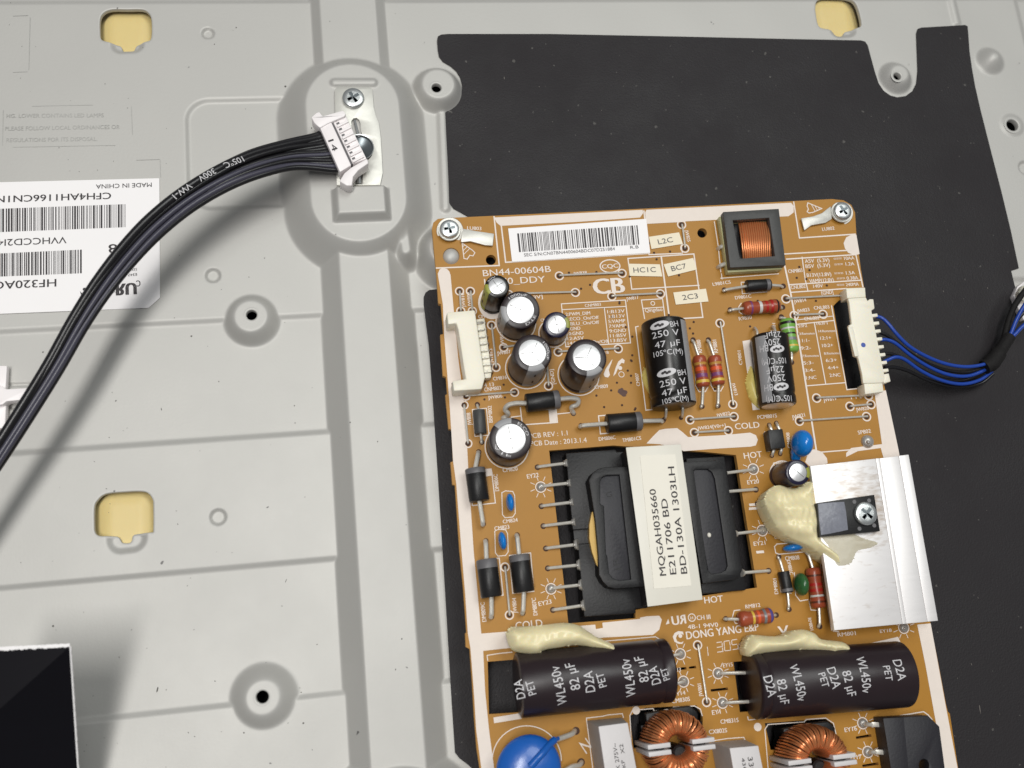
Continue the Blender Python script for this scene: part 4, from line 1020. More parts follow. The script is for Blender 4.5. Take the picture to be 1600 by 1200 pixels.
# varistor at the bottom edge
o = empty("varistor", B(826, 1196), board, "large deep blue disc varistor at the board's bottom left")
p = B(826, 1202, 5.5); k = 51 * mmpx(826, 1202, ZB + 5)
m = MB(); m.ellipsoid(p, Vector((1, 0.05, 0)) * k, Vector((0, 1, 0.0)) * k, Vector((0.04, -0.05, 1)) * 3.0, nu=40, nv=18); bd = link("body", m, M_DBLUE, o)
m = MB(); m.tube([B(828, 1198, 8.2), B(846, 1178, 7.8), B(864, 1158, 5.5), B(872, 1154, 4.2)], [0.9, 0.9, 0.85, 0.5], 10, n=5); link("coated_lead", m, M_DBLUE, o)
lead(o, [B(868, 1156, 4.4), B(880, 1152, 3.2), B(893, 1147, 2.0), B(897, 1143, 0.8), B(898, 1141, -0.6)], 0.6); pit((900, 1142), 6)
lead(o, [B(880, 1206, 4.0), B(894, 1198, 3.0), B(904, 1196, 1.8), B(908, 1192, 0.6), B(908, 1190, -0.6)], 0.6); pit((908, 1191), 6)

# ---- inductor with its copper winding
o = empty("inductor", B(1175, 385), board, "grey ferrite inductor with an open window of copper winding")
T = [(1130, 331), (1217, 326), (1228, 414), (1141, 418)]; I = [(1145, 344), (1202, 340), (1211, 400), (1156, 404)]
h = 4.8
m = MB(); m.prism([B(*p, h) for p in reversed(T)], ZB + h - 2.2, ZB + h, holes=[[B(*p, h) for p in reversed(I)]]); link("ferrite_core", m, M_FERR, o, bevel=0.12)
m = MB(); m.prism([B(*p, h) for p in reversed([(1128, 333), (1215, 328), (1227, 416), (1142, 421)])], ZB + 0.2, ZB + h - 2.2, holes=[[B(*p, h) for p in reversed([(1143, 343), (1204, 339), (1213, 401), (1154, 406)])]]); link("tape_side", m, M_GRTAPE, o, bevel=0.1)
m = MB(); m.prism([B(*p, 1.6) for p in reversed([(1138, 338), (1208, 335), (1216, 408), (1148, 412)])], ZB + 0.3, ZB + 1.6); link("bobbin", m, M_PLAST, o)
wd = empty("copper_winding", B(1180, 374, 3), o)
n = 15
for i in range(n):
    f = i / (n - 1)
    a = (1155 + 47 * f, 348 - 1.5 * f + 2 * abs(f - .5)); e = (1162 + 43 * f, 404 - 1 * f)
    m = MB(); pts = []
    for k in range(9):
        t = k / 8; x = a[0] + (e[0] - a[0]) * t + 1.5 * math.sin(math.pi * t) * (0.5 + f); y = a[1] + (e[1] - a[1]) * t
        pts.append(B(x, y, 2.6 + 1.7 * math.sin(math.pi * (0.04 + 0.92 * t)) - 0.9 * (2 * f - 1) ** 4))
    m.tube(pts, 0.30, 7, smooth=False); link("turn", m, M_COPPER, wd)
for y in (388, 417):
    lead(o, [B(1136, y - 6, 1.5), B(1126, y - 2, 1.2), B(1120, y + 2, -0.5)], 0.55)

# ---- transformer
o = empty("transformer", B(1020, 830), board, "large black transformer in a board cut-out with a white taped core")
def blk(name, pts, z0, z1, mtl, bev=0.25, parent=None, holes=()):
    m = MB(); m.prism([B(*p, z1) for p in reversed(pts)], ZB + z0, ZB + z1, holes=[[B(*p, z1) for p in reversed(hh)] for hh in holes])
    return link(name, m, mtl, parent or o, bevel=bev)
blk("left_flange", [(884, 708), (962, 702), (964, 706), (1000, 704), (1012, 950), (993, 951), (994, 958), (913, 964), (903, 850), (925, 848), (922, 826), (895, 828)], -3.5, 1.6, M_PLAST)
blk("winding_window", [(895, 820), (1000, 812), (1002, 846), (898, 854)], -3.4, 0.6, M_PLAST, 0.1)
blk("right_flange", [(1072, 716), (1132, 713), (1166, 922), (1098, 928)], -3.5, 1.4, M_PLAST)
blk("left_frame", [(920, 750), (926, 739), (934, 733), (944, 730), (1004, 728), (1016, 916), (962, 920), (950, 917), (942, 909), (936, 898), (935, 868), (930, 812)], 0.2, 5.8, M_PLAST, 0.35, None,
    [[(938, 752), (941, 746), (948, 743), (968, 742), (986, 905), (968, 907), (958, 904), (952, 896), (949, 868), (947, 866), (944, 790), (938, 788)]])
lp = blk("left_panel", [(932, 752), (936, 742), (946, 738), (972, 738), (991, 909), (966, 911), (954, 908), (946, 898), (943, 868), (938, 792)], 0.5, 5.1, M_PLASTG, 0.1)
m = MB(); put_text(m, "G", (948, 777), (957, 776), 9, ZB + 5.1); put_text(m, "JR", (970, 893), (966, 870), 10, ZB + 5.1); link("moulded_mark", m, M_PLAST, lp, smooth=False)
blk("right_frame", [(1066, 722), (1120, 719), (1130, 724), (1134, 732), (1160, 890), (1156, 900), (1146, 906), (1098, 912)], 0.2, 4.6, M_PLAST, 0.35, None,
    [[(1084, 736), (1088, 733), (1106, 733), (1113, 738), (1117, 748), (1137, 884), (1134, 891), (1126, 895), (1112, 897), (1106, 890)]])
blk("right_panel", [(1080, 735), (1086, 730), (1108, 729), (1118, 738), (1141, 886), (1136, 896), (1108, 900)], 0.4, 4.0, M_PLASTG, 0.1)
m = MB(); m.ellipsoid(B(1108, 836, 4.1), Vector((.5, 0, 0)), Vector((0, .6, 0)), Vector((0, 0, .35)), nu=12, nv=8); link("pale_fleck", m, M_TAPE, o)
m = MB()
pts = [(922, 800), (918, 820), (918, 842), (922, 862), (929, 882), (937, 896)]
m.loft([B(x, y, 0.3) for x, y in pts + [(950, 890), (940, 800)]], [B(x + 3, y, 4.6) for x, y in pts + [(950, 890), (940, 800)]]); link("yellow_winding_tape", m, M_YTAPE, o)
core = blk("ferrite_core", [(979, 702), (1063, 696), (1097, 935), (1013, 946)], -3.0, 7.6, M_PLAST, 0.15)
tp = blk("white_tape_wrap", [(978, 699), (1064, 694), (1098, 937), (1012, 948)], 7.6, 7.85, M_TAPE, 0.1)
pl = blk("paper_label", [(1000, 712), (1055, 710), (1080, 915), (1022, 920)], 7.9, 7.98, M_PAPER, 0)
m = MB()
for s, p, q in (("MQGAH035660", (1041, 899), (1024, 764)), ("E211706 BD", (1057, 897), (1042, 779)), ("BD-130A 1303LH", (1074, 896), (1053, 729))):
    put_text(m, s, p, q, 10.5, ZB + 7.99, 0, 0.015)
link("label_print", m, M_INK, pl, smooth=False)
for k, (a, e) in enumerate((((840, 730), (884, 724)), ((848, 760), (889, 755)), ((846, 791), (893, 785)), ((849, 822), (896, 816)), ((853, 857), (900, 851)), ((856, 888), (904, 883)), ((863, 919), (907, 914)), ((864, 953), (911, 946)), ((1178, 734), (1136, 739)), ((1181, 765), (1139, 768)), ((1192, 829), (1149, 834)), ((1201, 892), (1160, 895)), ((1184, 787), (1206, 786)))):
    A, E2 = B(*a), B(*e, 1.3)
    m = MB(); m.tube([A - Zv * 0.8, A + Zv * 0.35, A.lerp(E2, 0.15) + Zv * 0.55, A.lerp(E2, 0.7) + Zv * 0.35, E2], 0.40, 8, n=4)
    pn = link("pin", m, M_TIN, o); pit(a, 4.6)
    if k < 8 or k in (10, 11):
        d = (E2 - A).normalized(); m = MB(); m.tube([E2 - d * 0.9, E2 - d * 0.2, E2 + d * 0.5 + Zv * 0.2], [0.45, 0.8 + 0.35 * (k in (4, 5, 6, 7)), 1.0 + 0.4 * (3 < k < 8)], 10, n=4); link("solder_fillet", m, M_SOLDER, pn)

# ---- solder blobs in the ringed pads
for c in STARS + [(1355, 690)]:
    big = c == (1355, 690); r = (10 if big else 7.0) * mmpx(*c, ZB)
    m = MB(); m.ellipsoid(B(*c, 0.0), Vector((r, 0, 0)), Vector((0, r, 0)), Zv * (r * 0.75), nu=16, nv=10)
    m.ellipsoid(B(c[0] + 1, c[1] + 1, r * 0.62), Vector((r * .32, 0, 0)), Vector((0, r * .32, 0)), Zv * r * .4, nu=10, nv=8)
    link("solder_joint", m, M_SOLDER, board)

# ---- optocoupler
o = empty("optocoupler", B(1213, 688), board, "small black four-pin optocoupler above the transformer's right side")
blk("body", [(1200, 672), (1223, 670), (1228, 699), (1205, 702)], 0.6, 4.0, M_DIODE, 0.2)
for a, e in (((1206, 672), (1202, 664)), ((1218, 671), (1213, 661)), ((1210, 701), (1206, 712)), ((1222, 700), (1219, 709))):
    m = MB(); m.tube([B(*a, 1.8), B((a[0] * .4 + e[0] * .6), (a[1] * .4 + e[1] * .6), 1.7), B(*e, 0.6), B(*e, -0.6)], 0.38, 8, n=4); link("lead", m, M_TIN, o); pit(e, 3.6)


# ---- white header on the left edge
o = empty("pin_header", B(728, 548), board, "empty white fourteen-way header at the board's left edge")
H = 6.0
blk("housing", [(698, 488), (742, 484), (744, 497), (756, 578), (758, 590), (753, 608), (709, 611), (707, 595), (728, 592), (724, 570), (716, 516), (713, 505), (700, 507)], 0.15, H, M_CREAM, 0.35)
blk("pin_comb", [(744, 499), (757, 497), (768, 580), (767, 590), (757, 591)], 0.15, 3.0, M_CREAM, 0.15)
for i in range(7):
    f = i / 6; y = 512 + 66 * f; x = 744 + 11.5 * f
    m = MB(); m.prism([B(x + p[0], y + p[1], 3.6) for p in reversed([(0, 0), (12, -1), (13, 3.4), (0.6, 4.4)])], ZB + 1.0, ZB + 3.7); link("comb_rib", m, M_CREAM, o, bevel=0.08)
for i in range(8):
    f = i / 7; y = 505 + 76 * f; x = 743 + 12 * f
    m = MB(); m.tube([B(x, y, 3.3), B(x + 9, y - .6, 3.3), B(x + 13, y - .8, 2.2), B(x + 15, y - .8, -0.5)], 0.36, 6, n=3); link("pin", m, M_TIN, o)
for c in ((700, 507), (708, 600)): PIT.disc(B(*c, lift()), 0.42, 12)

# ---- heat sink, transistor, glue
o = empty("heat_sink", B(1365, 850), board, "bright aluminium heat sink plate overhanging the board's right edge")
HS = 8.6
blk("plate", [(1266, 728), (1368, 716.5), (1410, 975), (1304, 985)], HS - 1.6, HS, M_HEATP, 0.12)
blk("groove", [(1368.5, 716.5), (1374, 716), (1416, 974.5), (1410.5, 975)], HS - 1.6, HS - 0.14, M_HEATS, 0.05)
blk("shelf", [(1374.5, 716), (1404, 712.5), (1449, 971.5), (1416.5, 974.5)], HS - 1.6, HS - 0.1, M_HEATS, 0.1)
blk("edge_fin", [(1404.5, 712), (1420, 710), (1466, 970), (1449.5, 971.5)], HS - 2.4, HS - 0.22, M_HEATS, 0.15)
blk("foot_wall", [(1380, 720), (1388, 719), (1428, 968), (1420, 969)], -0.5, HS - 1.7, M_HEATS, 0.1)
t_ = empty("power_transistor", B(1320, 806, HS), board, "black power transistor screwed flat on the heat sink")
m = MB(); m.prism([B(*p, HS + 1.6) for p in reversed([(1276, 786), (1366, 773), (1375, 830), (1281, 839)])], ZB + HS + 0.02, ZB + HS + 1.7); bd = link("body", m, M_DIODE, t_, bevel=0.15)
m = MB(); m.prism([B(*p, HS + 1.8) for p in reversed([(1278, 787), (1300, 785), (1319, 784), (1322, 800), (1325, 828), (1296, 834), (1283, 836), (1280, 812)])], ZB + HS + 1.65, ZB + HS + 1.85); link("frosted_film", m, M_FROST, t_, bevel=0.08)
for c in ((1335, 784), (1358, 782), (1343, 826), (1366, 821)):
    m = MB(); m.disc(B(*c, HS + 1.72), 0.5, 14); link("ejector_mark", m, M_DBAND, bd, smooth=False)

# ---- dried glue
def blob(name, poly, dz, hmax, R, parent, mtl, label=None, skirt=3.0, base=None, g=0.26, lump=0.5, seed=0, sm=3):
    out = spline([B(*p, dz) for p in poly] + [B(*poly[0], dz)], sm)[:-1]
    ol = [(p.x, p.y) for p in out]
    ar = np.array(ol); lo = ar.min(0) - g; hi = ar.max(0) + g
    xs = np.arange(lo[0], hi[0], g); ys = np.arange(lo[1], hi[1], g)
    X, Y = np.meshgrid(xs, ys); sd, nx, ny = poly_sd(X, Y, ol)
    sn = np.abs(sd) < 0.6 * g
    X = np.where(sn, nx, X); Y = np.where(sn, ny, Y)
    d = np.clip(-sd, 0, None); d = np.where(sn, 0, d)
    t = np.clip(d / R, 0, 1); prof = t * (2 - t)
    r = np.random.default_rng(seed); wv = np.zeros(X.shape)
    for k in range(5):
        a = r.uniform(0, 6.28); f = r.uniform(0.35, 1.3); wv += np.sin((X * math.cos(a) + Y * math.sin(a)) * f + r.uniform(0, 6.28)) / (1 + f)
    for k in range(4):
        a = r.uniform(0, 6.28); f = r.uniform(2.2, 4.2); wv += 0.07 * np.sin((X * math.cos(a) + Y * math.sin(a)) * f + 1.5 * np.sin(Y * .6 + X * .5) + r.uniform(0, 6.28))
    zb = ZB + dz + (base(X, Y) if base else 0)
    Z = zb + prof * (hmax + lump * wv)
    FX = (X[:-1, :-1] + X[1:, 1:]) / 2; FY = (Y[:-1, :-1] + Y[1:, 1:]) / 2
    fs, _, _ = poly_sd(FX, FY, ol)
    idx = -np.ones(X.shape, int); m = MB(); vs = []; fc = []
    for j, i in zip(*np.where(fs < 0)):
        q = []
        for jj, ii in ((j, i), (j, i + 1), (j + 1, i + 1), (j + 1, i)):
            if idx[jj, ii] < 0: idx[jj, ii] = len(vs); vs.append((X[jj, ii], Y[jj, ii], Z[jj, ii]))
            q.append(idx[jj, ii])
        fc.append(tuple(q))
    # walls down from the open rim
    cnt = {}
    for f in fc:
        for k in range(4):
            e = (f[k], f[(k + 1) % 4]); cnt[e] = 1
    rim = [e for e in cnt if (e[1], e[0]) not in cnt]
    n0 = len(vs); cen = ar.mean(0); low = {}
    for e in rim:
        for v in e:
            if v not in low:
                low[v] = len(vs); p = vs[v]; vs.append((p[0] + (cen[0] - p[0]) * 0.06, p[1] + (cen[1] - p[1]) * 0.06, p[2] - skirt))
    for a, c in rim: fc.append((c, a, low[a], low[c]))
    m.add(vs, fc)
    return link(name, m, mtl, parent, label, angle=75)

blob("glue_blob", [(790, 990), (797, 981), (806, 979), (835, 978), (880, 973), (904, 977), (912, 982), (930, 994), (956, 1006), (966, 1016), (963, 1028), (956, 1021), (930, 1012), (900, 1008), (872, 1012), (850, 1016), (838, 1022), (804, 1018), (794, 1006)], 6.5, 2.6, 2.2, board, M_GLUE, "pale yellow dried glue along the left 450 V capacitor", 5.5, seed=3, lump=0.35)
blob("glue_blob", [(1164, 1009), (1169, 998), (1178, 992), (1201, 994), (1225, 993), (1246, 984), (1262, 985), (1275, 991), (1284, 999), (1316, 1003), (1329, 1013), (1327, 1020), (1307, 1020), (1298, 1025), (1293, 1019), (1253, 1015), (1196, 1020), (1169, 1026), (1163, 1018)], 6.5, 2.6, 2.2, board, M_GLUE, "pale yellow dried glue along the right 450 V capacitor", 5.5, seed=8, lump=0.35)
blob("glue_blob", [(1194, 782), (1199, 769), (1208, 761), (1219, 758), (1237, 763), (1253, 760), (1265, 752), (1270, 760), (1273, 785), (1283, 803), (1295, 820), (1290, 826), (1279, 829), (1283, 842), (1297, 856), (1309, 866), (1312, 878), (1309, 884), (1290, 873), (1262, 853), (1236, 842), (1217, 829), (1206, 812), (1198, 796)], 7.6, 2.6, 3.2, board, M_GLUE, "large cream glue blob between the small navy capacitor and the heat sink", 7.0, seed=12, lump=0.75)
blob("glue_smear", [(1283, 838), (1310, 837), (1334, 835), (1350, 842), (1372, 848), (1360, 856), (1340, 861), (1331, 879), (1315, 884), (1306, 880), (1300, 862)], HS + 0.02, 0.22, 1.6, board, M_SMEAR, "thin translucent glue smear across the heat sink", 0.3, seed=5, lump=0.03)
blob("glue_blob", [(1004, 580), (1008, 574), (1014, 580), (1020, 600), (1022, 622), (1016, 618), (1008, 606), (1003, 592)], 0.1, 1.6, 1.2, board, M_GLUEY, "yellow glue on the left side of the 47 microfarad capacitor", 0.3, seed=2, lump=0.15)
blob("glue_blob", [(1164, 600), (1168, 585), (1174, 572), (1180, 590), (1186, 615), (1188, 638), (1180, 634), (1170, 622)], 0.1, 1.6, 1.4, board, M_GLUEY, "yellow glue on the left side of the 22 microfarad capacitor", 0.3, seed=4, lump=0.15)
blob("ink_stain", [(966, 609), (972, 606), (975, 609), (980, 611), (979, 616), (975, 620), (970, 617), (965, 613)], 0.02, 0.03, 0.4, board, M_RUST, None, 0.02, lump=0.0, g=0.2)

# ---- toroidal chokes at the bottom edge
def choke(c, hole, R, r_in, dz, label, gap):
    o = empty("toroidal_choke", B(*c), board, label)
    k = mmpx(*c, ZB + dz); R *= k; r_in *= k; p = B(*c, dz); hh = 5.6
    rm = (R + r_in) / 2; mi = (R - r_in) / 2
    m = MB(); n = 48
    ring = []
    for i in range(n):
        a = 2 * math.pi * i / n; e = Vector((math.cos(a), math.sin(a), 0)); ring.append([p + e * (rm + (mi - 0.35) * math.cos(t)) + Zv * ((hh - 0.4) * math.sin(t)) for t in [2 * math.pi * q / 14 for q in range(14)]])
    vs = [v for l in ring for v in l]
    m.add(vs, [(i * 14 + q, ((i + 1) % n) * 14 + q, ((i + 1) % n) * 14 + (q + 1) % 14, i * 14 + (q + 1) % 14) for i in range(n) for q in range(14)])
    link("core", m, M_PLAST, o)
    for half in (0, 1):
        wn = MB(); a0, a1 = (gap, math.pi - gap) if half == 0 else (math.pi + gap, 2 * math.pi - gap)
        nt = 30
        for i in range(nt):
            a = a0 + (a1 - a0) * (i + random.uniform(-.12, .12)) / (nt - 1); e = Vector((math.cos(a), math.sin(a), 0)); g = Vector((-e.y, e.x, 0)) * random.uniform(-.12, .12)
            off = 0.12 * (i % 2)
            pts = [p + e * (rm + (mi + off) * math.copysign(abs(math.cos(t)) ** 0.75, math.cos(t))) + g * math.sin(t) + Zv * ((hh + off) * math.copysign(abs(math.sin(t)) ** 0.75, math.sin(t))) for t in [2 * math.pi * q / 18 for q in range(19)]]
            wn.tube(pts, 0.25, 6, smooth=False, caps=False)
        link("copper_winding", wn, M_COPPER, o)
    # white separators: a pair of ribs on each side, and the dark post in the hole
    for s in (-1, 1):
        for q in (-0.75, 0.75):
            m = MB(); x0, x1 = (rm - mi * 0.95) * s, (R + 0.5) * s
            pts = [p + Vector((x, y, 0)) for x, y in ((x0, q - .5), (x1, q - .5), (x1, q + .5), (x0, q + .5))]
            if s < 0: pts = pts[::-1]
            m.prism(pts, p.z - hh - 0.2, p.z + hh + 0.55); link("separator", m, M_XBOX, o, bevel=0.12)
    h0 = B(*hole, dz); m = MB(); m.lathe(Vector((h0.x, h0.y, ZB - 2)), Vector((h0.x, h0.y, ZB + dz + 1)), [(0, 1.8), (dz + 3.6, 1.75), (dz + 4, 1.3)], 18); link("centre_post", m, M_PLAST, o)
    # black base with its raised corner lugs
    for pts, z1 in (([(c[0] - 44, c[1] - 48), (c[0] - 12, c[1] - 54), (c[0] - 10, c[1] - 30), (c[0] - 40, c[1] - 16)], 2.4), ([(c[0] - 6, c[1] - 56), (c[0] + 26, c[1] - 60), (c[0] + 37, c[1] - 50), (c[0] + 38, c[1] - 34), (c[0] + 4, c[1] - 34)], 2.2), ([(c[0] - 52, c[1] - 30), (c[0] + 46, c[1] - 36), (c[0] + 56, c[1] + 60), (c[0] - 44, c[1] + 66)], -0.6)):
        m = MB(); m.prism([B(*q, z1) for q in reversed(pts)], ZB - 4.0, ZB + z1); link("base", m, M_PLAST, o, bevel=0.25)
    return o
choke((1053, 1163), (1059, 1175), 48, 16, 5.4, "copper wound toroidal choke between the two white film capacitors", 0.24)
choke((1268, 1187), (1276, 1198), 49, 16, 5.4, "copper wound toroidal choke at the right, cut by the bottom edge", 0.24)

# ---- white film capacitors
def film_cap(base, top, dz, label, lines):
    o = empty("film_capacitor", B(*base[0]), board, label)
    b0 = [B(*p, 0.15) for p in base]; t0 = [B(*p, dz) for p in top]
    m = MB(); m.loft(b0[::-1], [p - Zv * 0.6 for p in t0[::-1]], 0); link("potted_side", m, M_POT, o, bevel=0.15)
    m = MB(); m.prism(t0[::-1], ZB + dz - 0.7, ZB + dz); bx = link("case", m, M_XBOX, o, bevel=0.18)
    m = MB()
    for s, p, q, h in lines: put_text(m, s, p, q, h, ZB + dz)
    link("case_print", m, M_INK, bx, smooth=False)
film_cap([(917, 1126), (972, 1121), (992, 1240), (936, 1246)], [(935, 1135), (981, 1129), (1003, 1245), (952, 1250)], 9.0, "white film capacitor with print beside the blue varistor",
         [("K 275V~", (969, 1201), (963, 1161), 6.5), ("MKP", (980, 1207), (975, 1187), 5.5), ("X2", (976, 1177), (973, 1162), 6)])
film_cap([(1111, 1160), (1163, 1155), (1180, 1250), (1128, 1254)], [(1140, 1169), (1185, 1165), (1203, 1255), (1156, 1260)], 9.0, "white film capacitor with print between the two copper chokes",
         [("330", (1168, 1183), (1172, 1208), 8), ("436", (1158, 1185), (1162, 1204), 5.5)])

# ---- black bridge at the lower right corner
o = empty("bridge_rectifier", B(1430, 1170), board, "flat black chamfered rectifier at the lower right corner")
blk("body", [(1380, 1122), (1450, 1118), (1468, 1135), (1482, 1240), (1400, 1250)], 0.2, 5.2, M_PLASTG, 0.2, None, [[(1444 + 8 * math.cos(a), 1196 + 10 * math.sin(a)) for a in np.linspace(0, 2 * math.pi, 18, endpoint=False)][::-1]])
blk("body_ridge", [(1380, 1123), (1412, 1121), (1424, 1248), (1400, 1250)], 5.2, 5.35, M_PLASTG, 0.05)
for a, e in (((1386, 1132), (1350, 1131)), ((1392, 1175), (1358, 1176))):
    m = MB(); A, E2 = B(*a, 2.4), B(*e, 0.6)
    m.prism([B(*q, 2.6) for q in reversed([(a[0] - 24, a[1] - 4), (a[0] + 2, a[1] - 3), (a[0] + 3, a[1] + 5), (a[0] - 23, a[1] + 4)])], ZB + 2.0, ZB + 2.6); link("lead", m, M_TIN, o, bevel=0.15)
    lead(o, [B(a[0] - 22, a[1], 2.3), B(a[0] - 30, a[1], 1.6), B(*e, 0.3), B(*e, -0.6)], 0.5)

# ---- lugs, stickers on the board
def lug(c, r, tail, label):
    o = empty("earth_lug", B(*c), board, label)
    k = mmpx(*c, ZB); m = MB(); m.lathe(B(*c, 0.1), B(*c, 1.2), [(0, r * k), (0.5, r * k), (0.65, r * k * 0.97), (0.7, 2.0)], 32); link("ring", m, M_ZINC, o)
    m = MB(); m.prism([B(*p, 0.9) for p in reversed(tail)], ZB + 0.35, ZB + 0.95); link("tail", m, M_ZINC, o, bevel=0.15)
lug((703, 361), 21, [(722, 357), (745, 361), (772, 365), (770, 384), (758, 383), (735, 377), (720, 378)], "cream zinc earth lug at the board's top left corner")
lug((1314, 334), 17, [(1252, 341), (1270, 338), (1284, 333), (1298, 322), (1300, 342), (1290, 348), (1268, 352), (1257, 360)], "cream zinc earth lug at the board's top right corner")

def sticker(name, pts, z, mtl, parent=None, label=None, th=0.08):
    m = MB(); m.prism([P(*p, z + th) for p in reversed(pts)], z, z + th); return link(name, m, mtl, parent, label)
s_ = sticker("barcode_sticker", [(794, 357), (1009, 342), (1010, 343), (1016, 395), (801, 409), (800, 408)], ZB + 0.16, M_STICK, board, "white barcode sticker across the top of the board")
m = MB(); barcode(m, (808, 365), (997, 352), (1000, 382), (811, 394), ZB + 0.24, 62, seed=5); link("barcode", m, M_INK, s_, smooth=False)
m = MB(); put_text(m, "SEC S/N:CN07BN4400604BDC07D2S1884", (819, 401), (961, 391), 5.4, ZB + 0.24); put_text(m, "R.B", (985, 389), (998, 388), 5, ZB + 0.24); link("sticker_print", m, M_GINK, s_, smooth=False)
for s, pts, p, q, h in (("L2C", [(1014, 370), (1061, 363), (1067, 381), (1018, 389)], (1029, 382), (1052, 378), 8.5), ("HC1C", [(982, 412), (1031, 413), (1035, 432), (984, 431)], (990, 426), (1025, 425), 8.5),
                        ("BC7", [(1037, 413), (1083, 403), (1089, 421), (1044, 432)], (1050, 424), (1073, 419), 8.5), ("2C3", [(1052, 457), (1103, 451), (1107, 471), (1056, 476)], (1067, 469), (1091, 466), 8.5)):
    s_ = sticker("paper_sticker", pts, ZB + 0.16, M_CREAMST, board, f"small cream sticker reading {s}")
    m = MB(); put_text(m, s, p, q, h, ZB + 0.24); link("sticker_print", m, M_GINK, s_, smooth=False)
po = link("pin_hole", PIT, M_PIT, plate, smooth=False); po["kind"] = "stuff"

# ------------------------------------------------------------------ screws
def screw(c, z, r, label, rot=0.2, washer=None, group="cross-head screws"):
    R = r * mmpx(*c, z); p = P(*c, z)
    o = empty("screw", p, None, label, "screw", group)
    m = MB(); m.lathe(p, p + Zv, [(0, R * 0.96), (0.15, R), (0.75, R), (1.05, R * 0.93), (1.2, R * 0.80), (1.22, R * 0.55), (1.22, 0.01)], 36); hd = link("head", m, M_SCREW, o, angle=30)
    m = MB(); zt = p.z + 1.235; w = R * 0.16
    for k in range(2):
        a = rot + k * math.pi / 2; e = Vector((math.cos(a), math.sin(a), 0)); n = Vector((-e.y, e.x, 0)); L = R * 0.58
        q = Vector((p.x, p.y, zt + 0.004 * k))
        m.add([q - e * L - n * w, q + e * L - n * w * 0.9, q + e * L + n * w, q - e * L + n * w * 0.9], [(0, 1, 2, 3)])
        m.add([q - e * L + n * w, q - e * L - n * w, q - n * w * .3 - Zv * .0, q + n * w * .3], [(0, 1, 2, 3)])
    link("cross_recess", m, M_RECESS, hd, smooth=False)
    m = MB()
    for k in range(4):
        a = rot + math.pi / 4 + k * math.pi / 2; e = Vector((math.cos(a), math.sin(a), 0)); n = Vector((-e.y, e.x, 0)); q = Vector((p.x, p.y, zt + 0.01)) + e * R * .16
        m.add([q - n * .1, q + e * R * 0.16, q + n * .1 + Zv * .02], [(0, 1, 2)])
    link("recess_glint", m, M_SCREW, hd, smooth=False)  # bright slivers modelled in to stand for the highlight inside the recess
    if washer:
        m = MB(); k = washer * mmpx(*c, z); m.lathe(p - Zv * 0.45, p + Zv, [(0, k), (0.3, k), (0.44, k * 0.96), (0.45, R * 0.5)], 36); link("washer", m, M_ZINC, o)
    return o
screw((702, 359), ZB + 1.25, 15, "cross-head screw through the lug at the board's top left corner", 0.15, 18)
screw((1315, 331), ZB + 1.25, 13.5, "cross-head screw through the lug at the board's top right corner", 0.5, 16)
screw((552, 155), 9.9, 17, "large cross-head screw at the top of the slotted zinc strip", 0.5)
screw((1351, 803), ZB + HS + 1.72, 17, "cross-head screw holding the transistor on the heat sink", 0.75)

# ------------------------------------------------------------------ slotted zinc strip on the oval boss
m = MB(); zz = 9.9
big = [(556 + 26 * math.cos(a), 233 + 24 * math.sin(a)) for a in np.linspace(-1.05, 4.19, 28)]
hole = [(549, 189), (552, 185), (557, 184), (561, 187), (563, 192), (564, 205), (566, 210)] + [(562 + 22 * math.cos(a), 232 + 22 * math.sin(a)) for a in np.linspace(-1.2, 1.25, 14)] + [(567, 262), (567, 288), (555, 288), (555, 256)] + [(562 + 22 * math.cos(a), 232 + 22 * math.sin(a)) for a in np.linspace(1.95, 3.9, 10)] + [(550, 205)]
m.prism([P(*p, zz) for p in reversed([(523, 140), (526, 136), (578, 136), (582, 140), (584, 168), (587, 180), (592, 192), (595, 215), (597, 250), (598, 270), (594, 289), (526, 289)])], 9.15, zz, holes=[[P(*p, zz) for p in reversed(hole)]])
st2 = tag(link("zinc_strip", m, M_ZINC, bevel=0.08), "pale zinc keyhole strip screwed onto the oval boss behind the white plug", "metal strip")
m = MB(); q = P(562, 232, 9.3); k = mmpx(562, 232, 9.3)
m.lathe(q - Zv * 0.2, q + Zv, [(0, 0.2), (0.22, 19 * k), (0.5, 21 * k), (0.7, 21.6 * k)], 36, caps=False); link("keyhole_cup", m, M_RECESS, st2)
m = MB(); m.lathe(q - Zv * 0.1, q + Zv, [(0.6, 20.5 * k), (0.85, 21.2 * k), (0.9, 22.5 * k), (0.62, 22.8 * k)], 36, caps=False); link("keyhole_rim", m, M_SCREW, st2)
m = MB(); m.tube([P(554, 188, 9.5), P(557, 200, 9.45), P(561, 215, 9.4)], 0.35, 8); m.tube([P(561, 252, 9.4), P(561, 275, 9.5), P(561, 287, 9.5)], [0.5, 0.6, 0.6], 8); link("slot_floor", m, M_SCREW, st2)

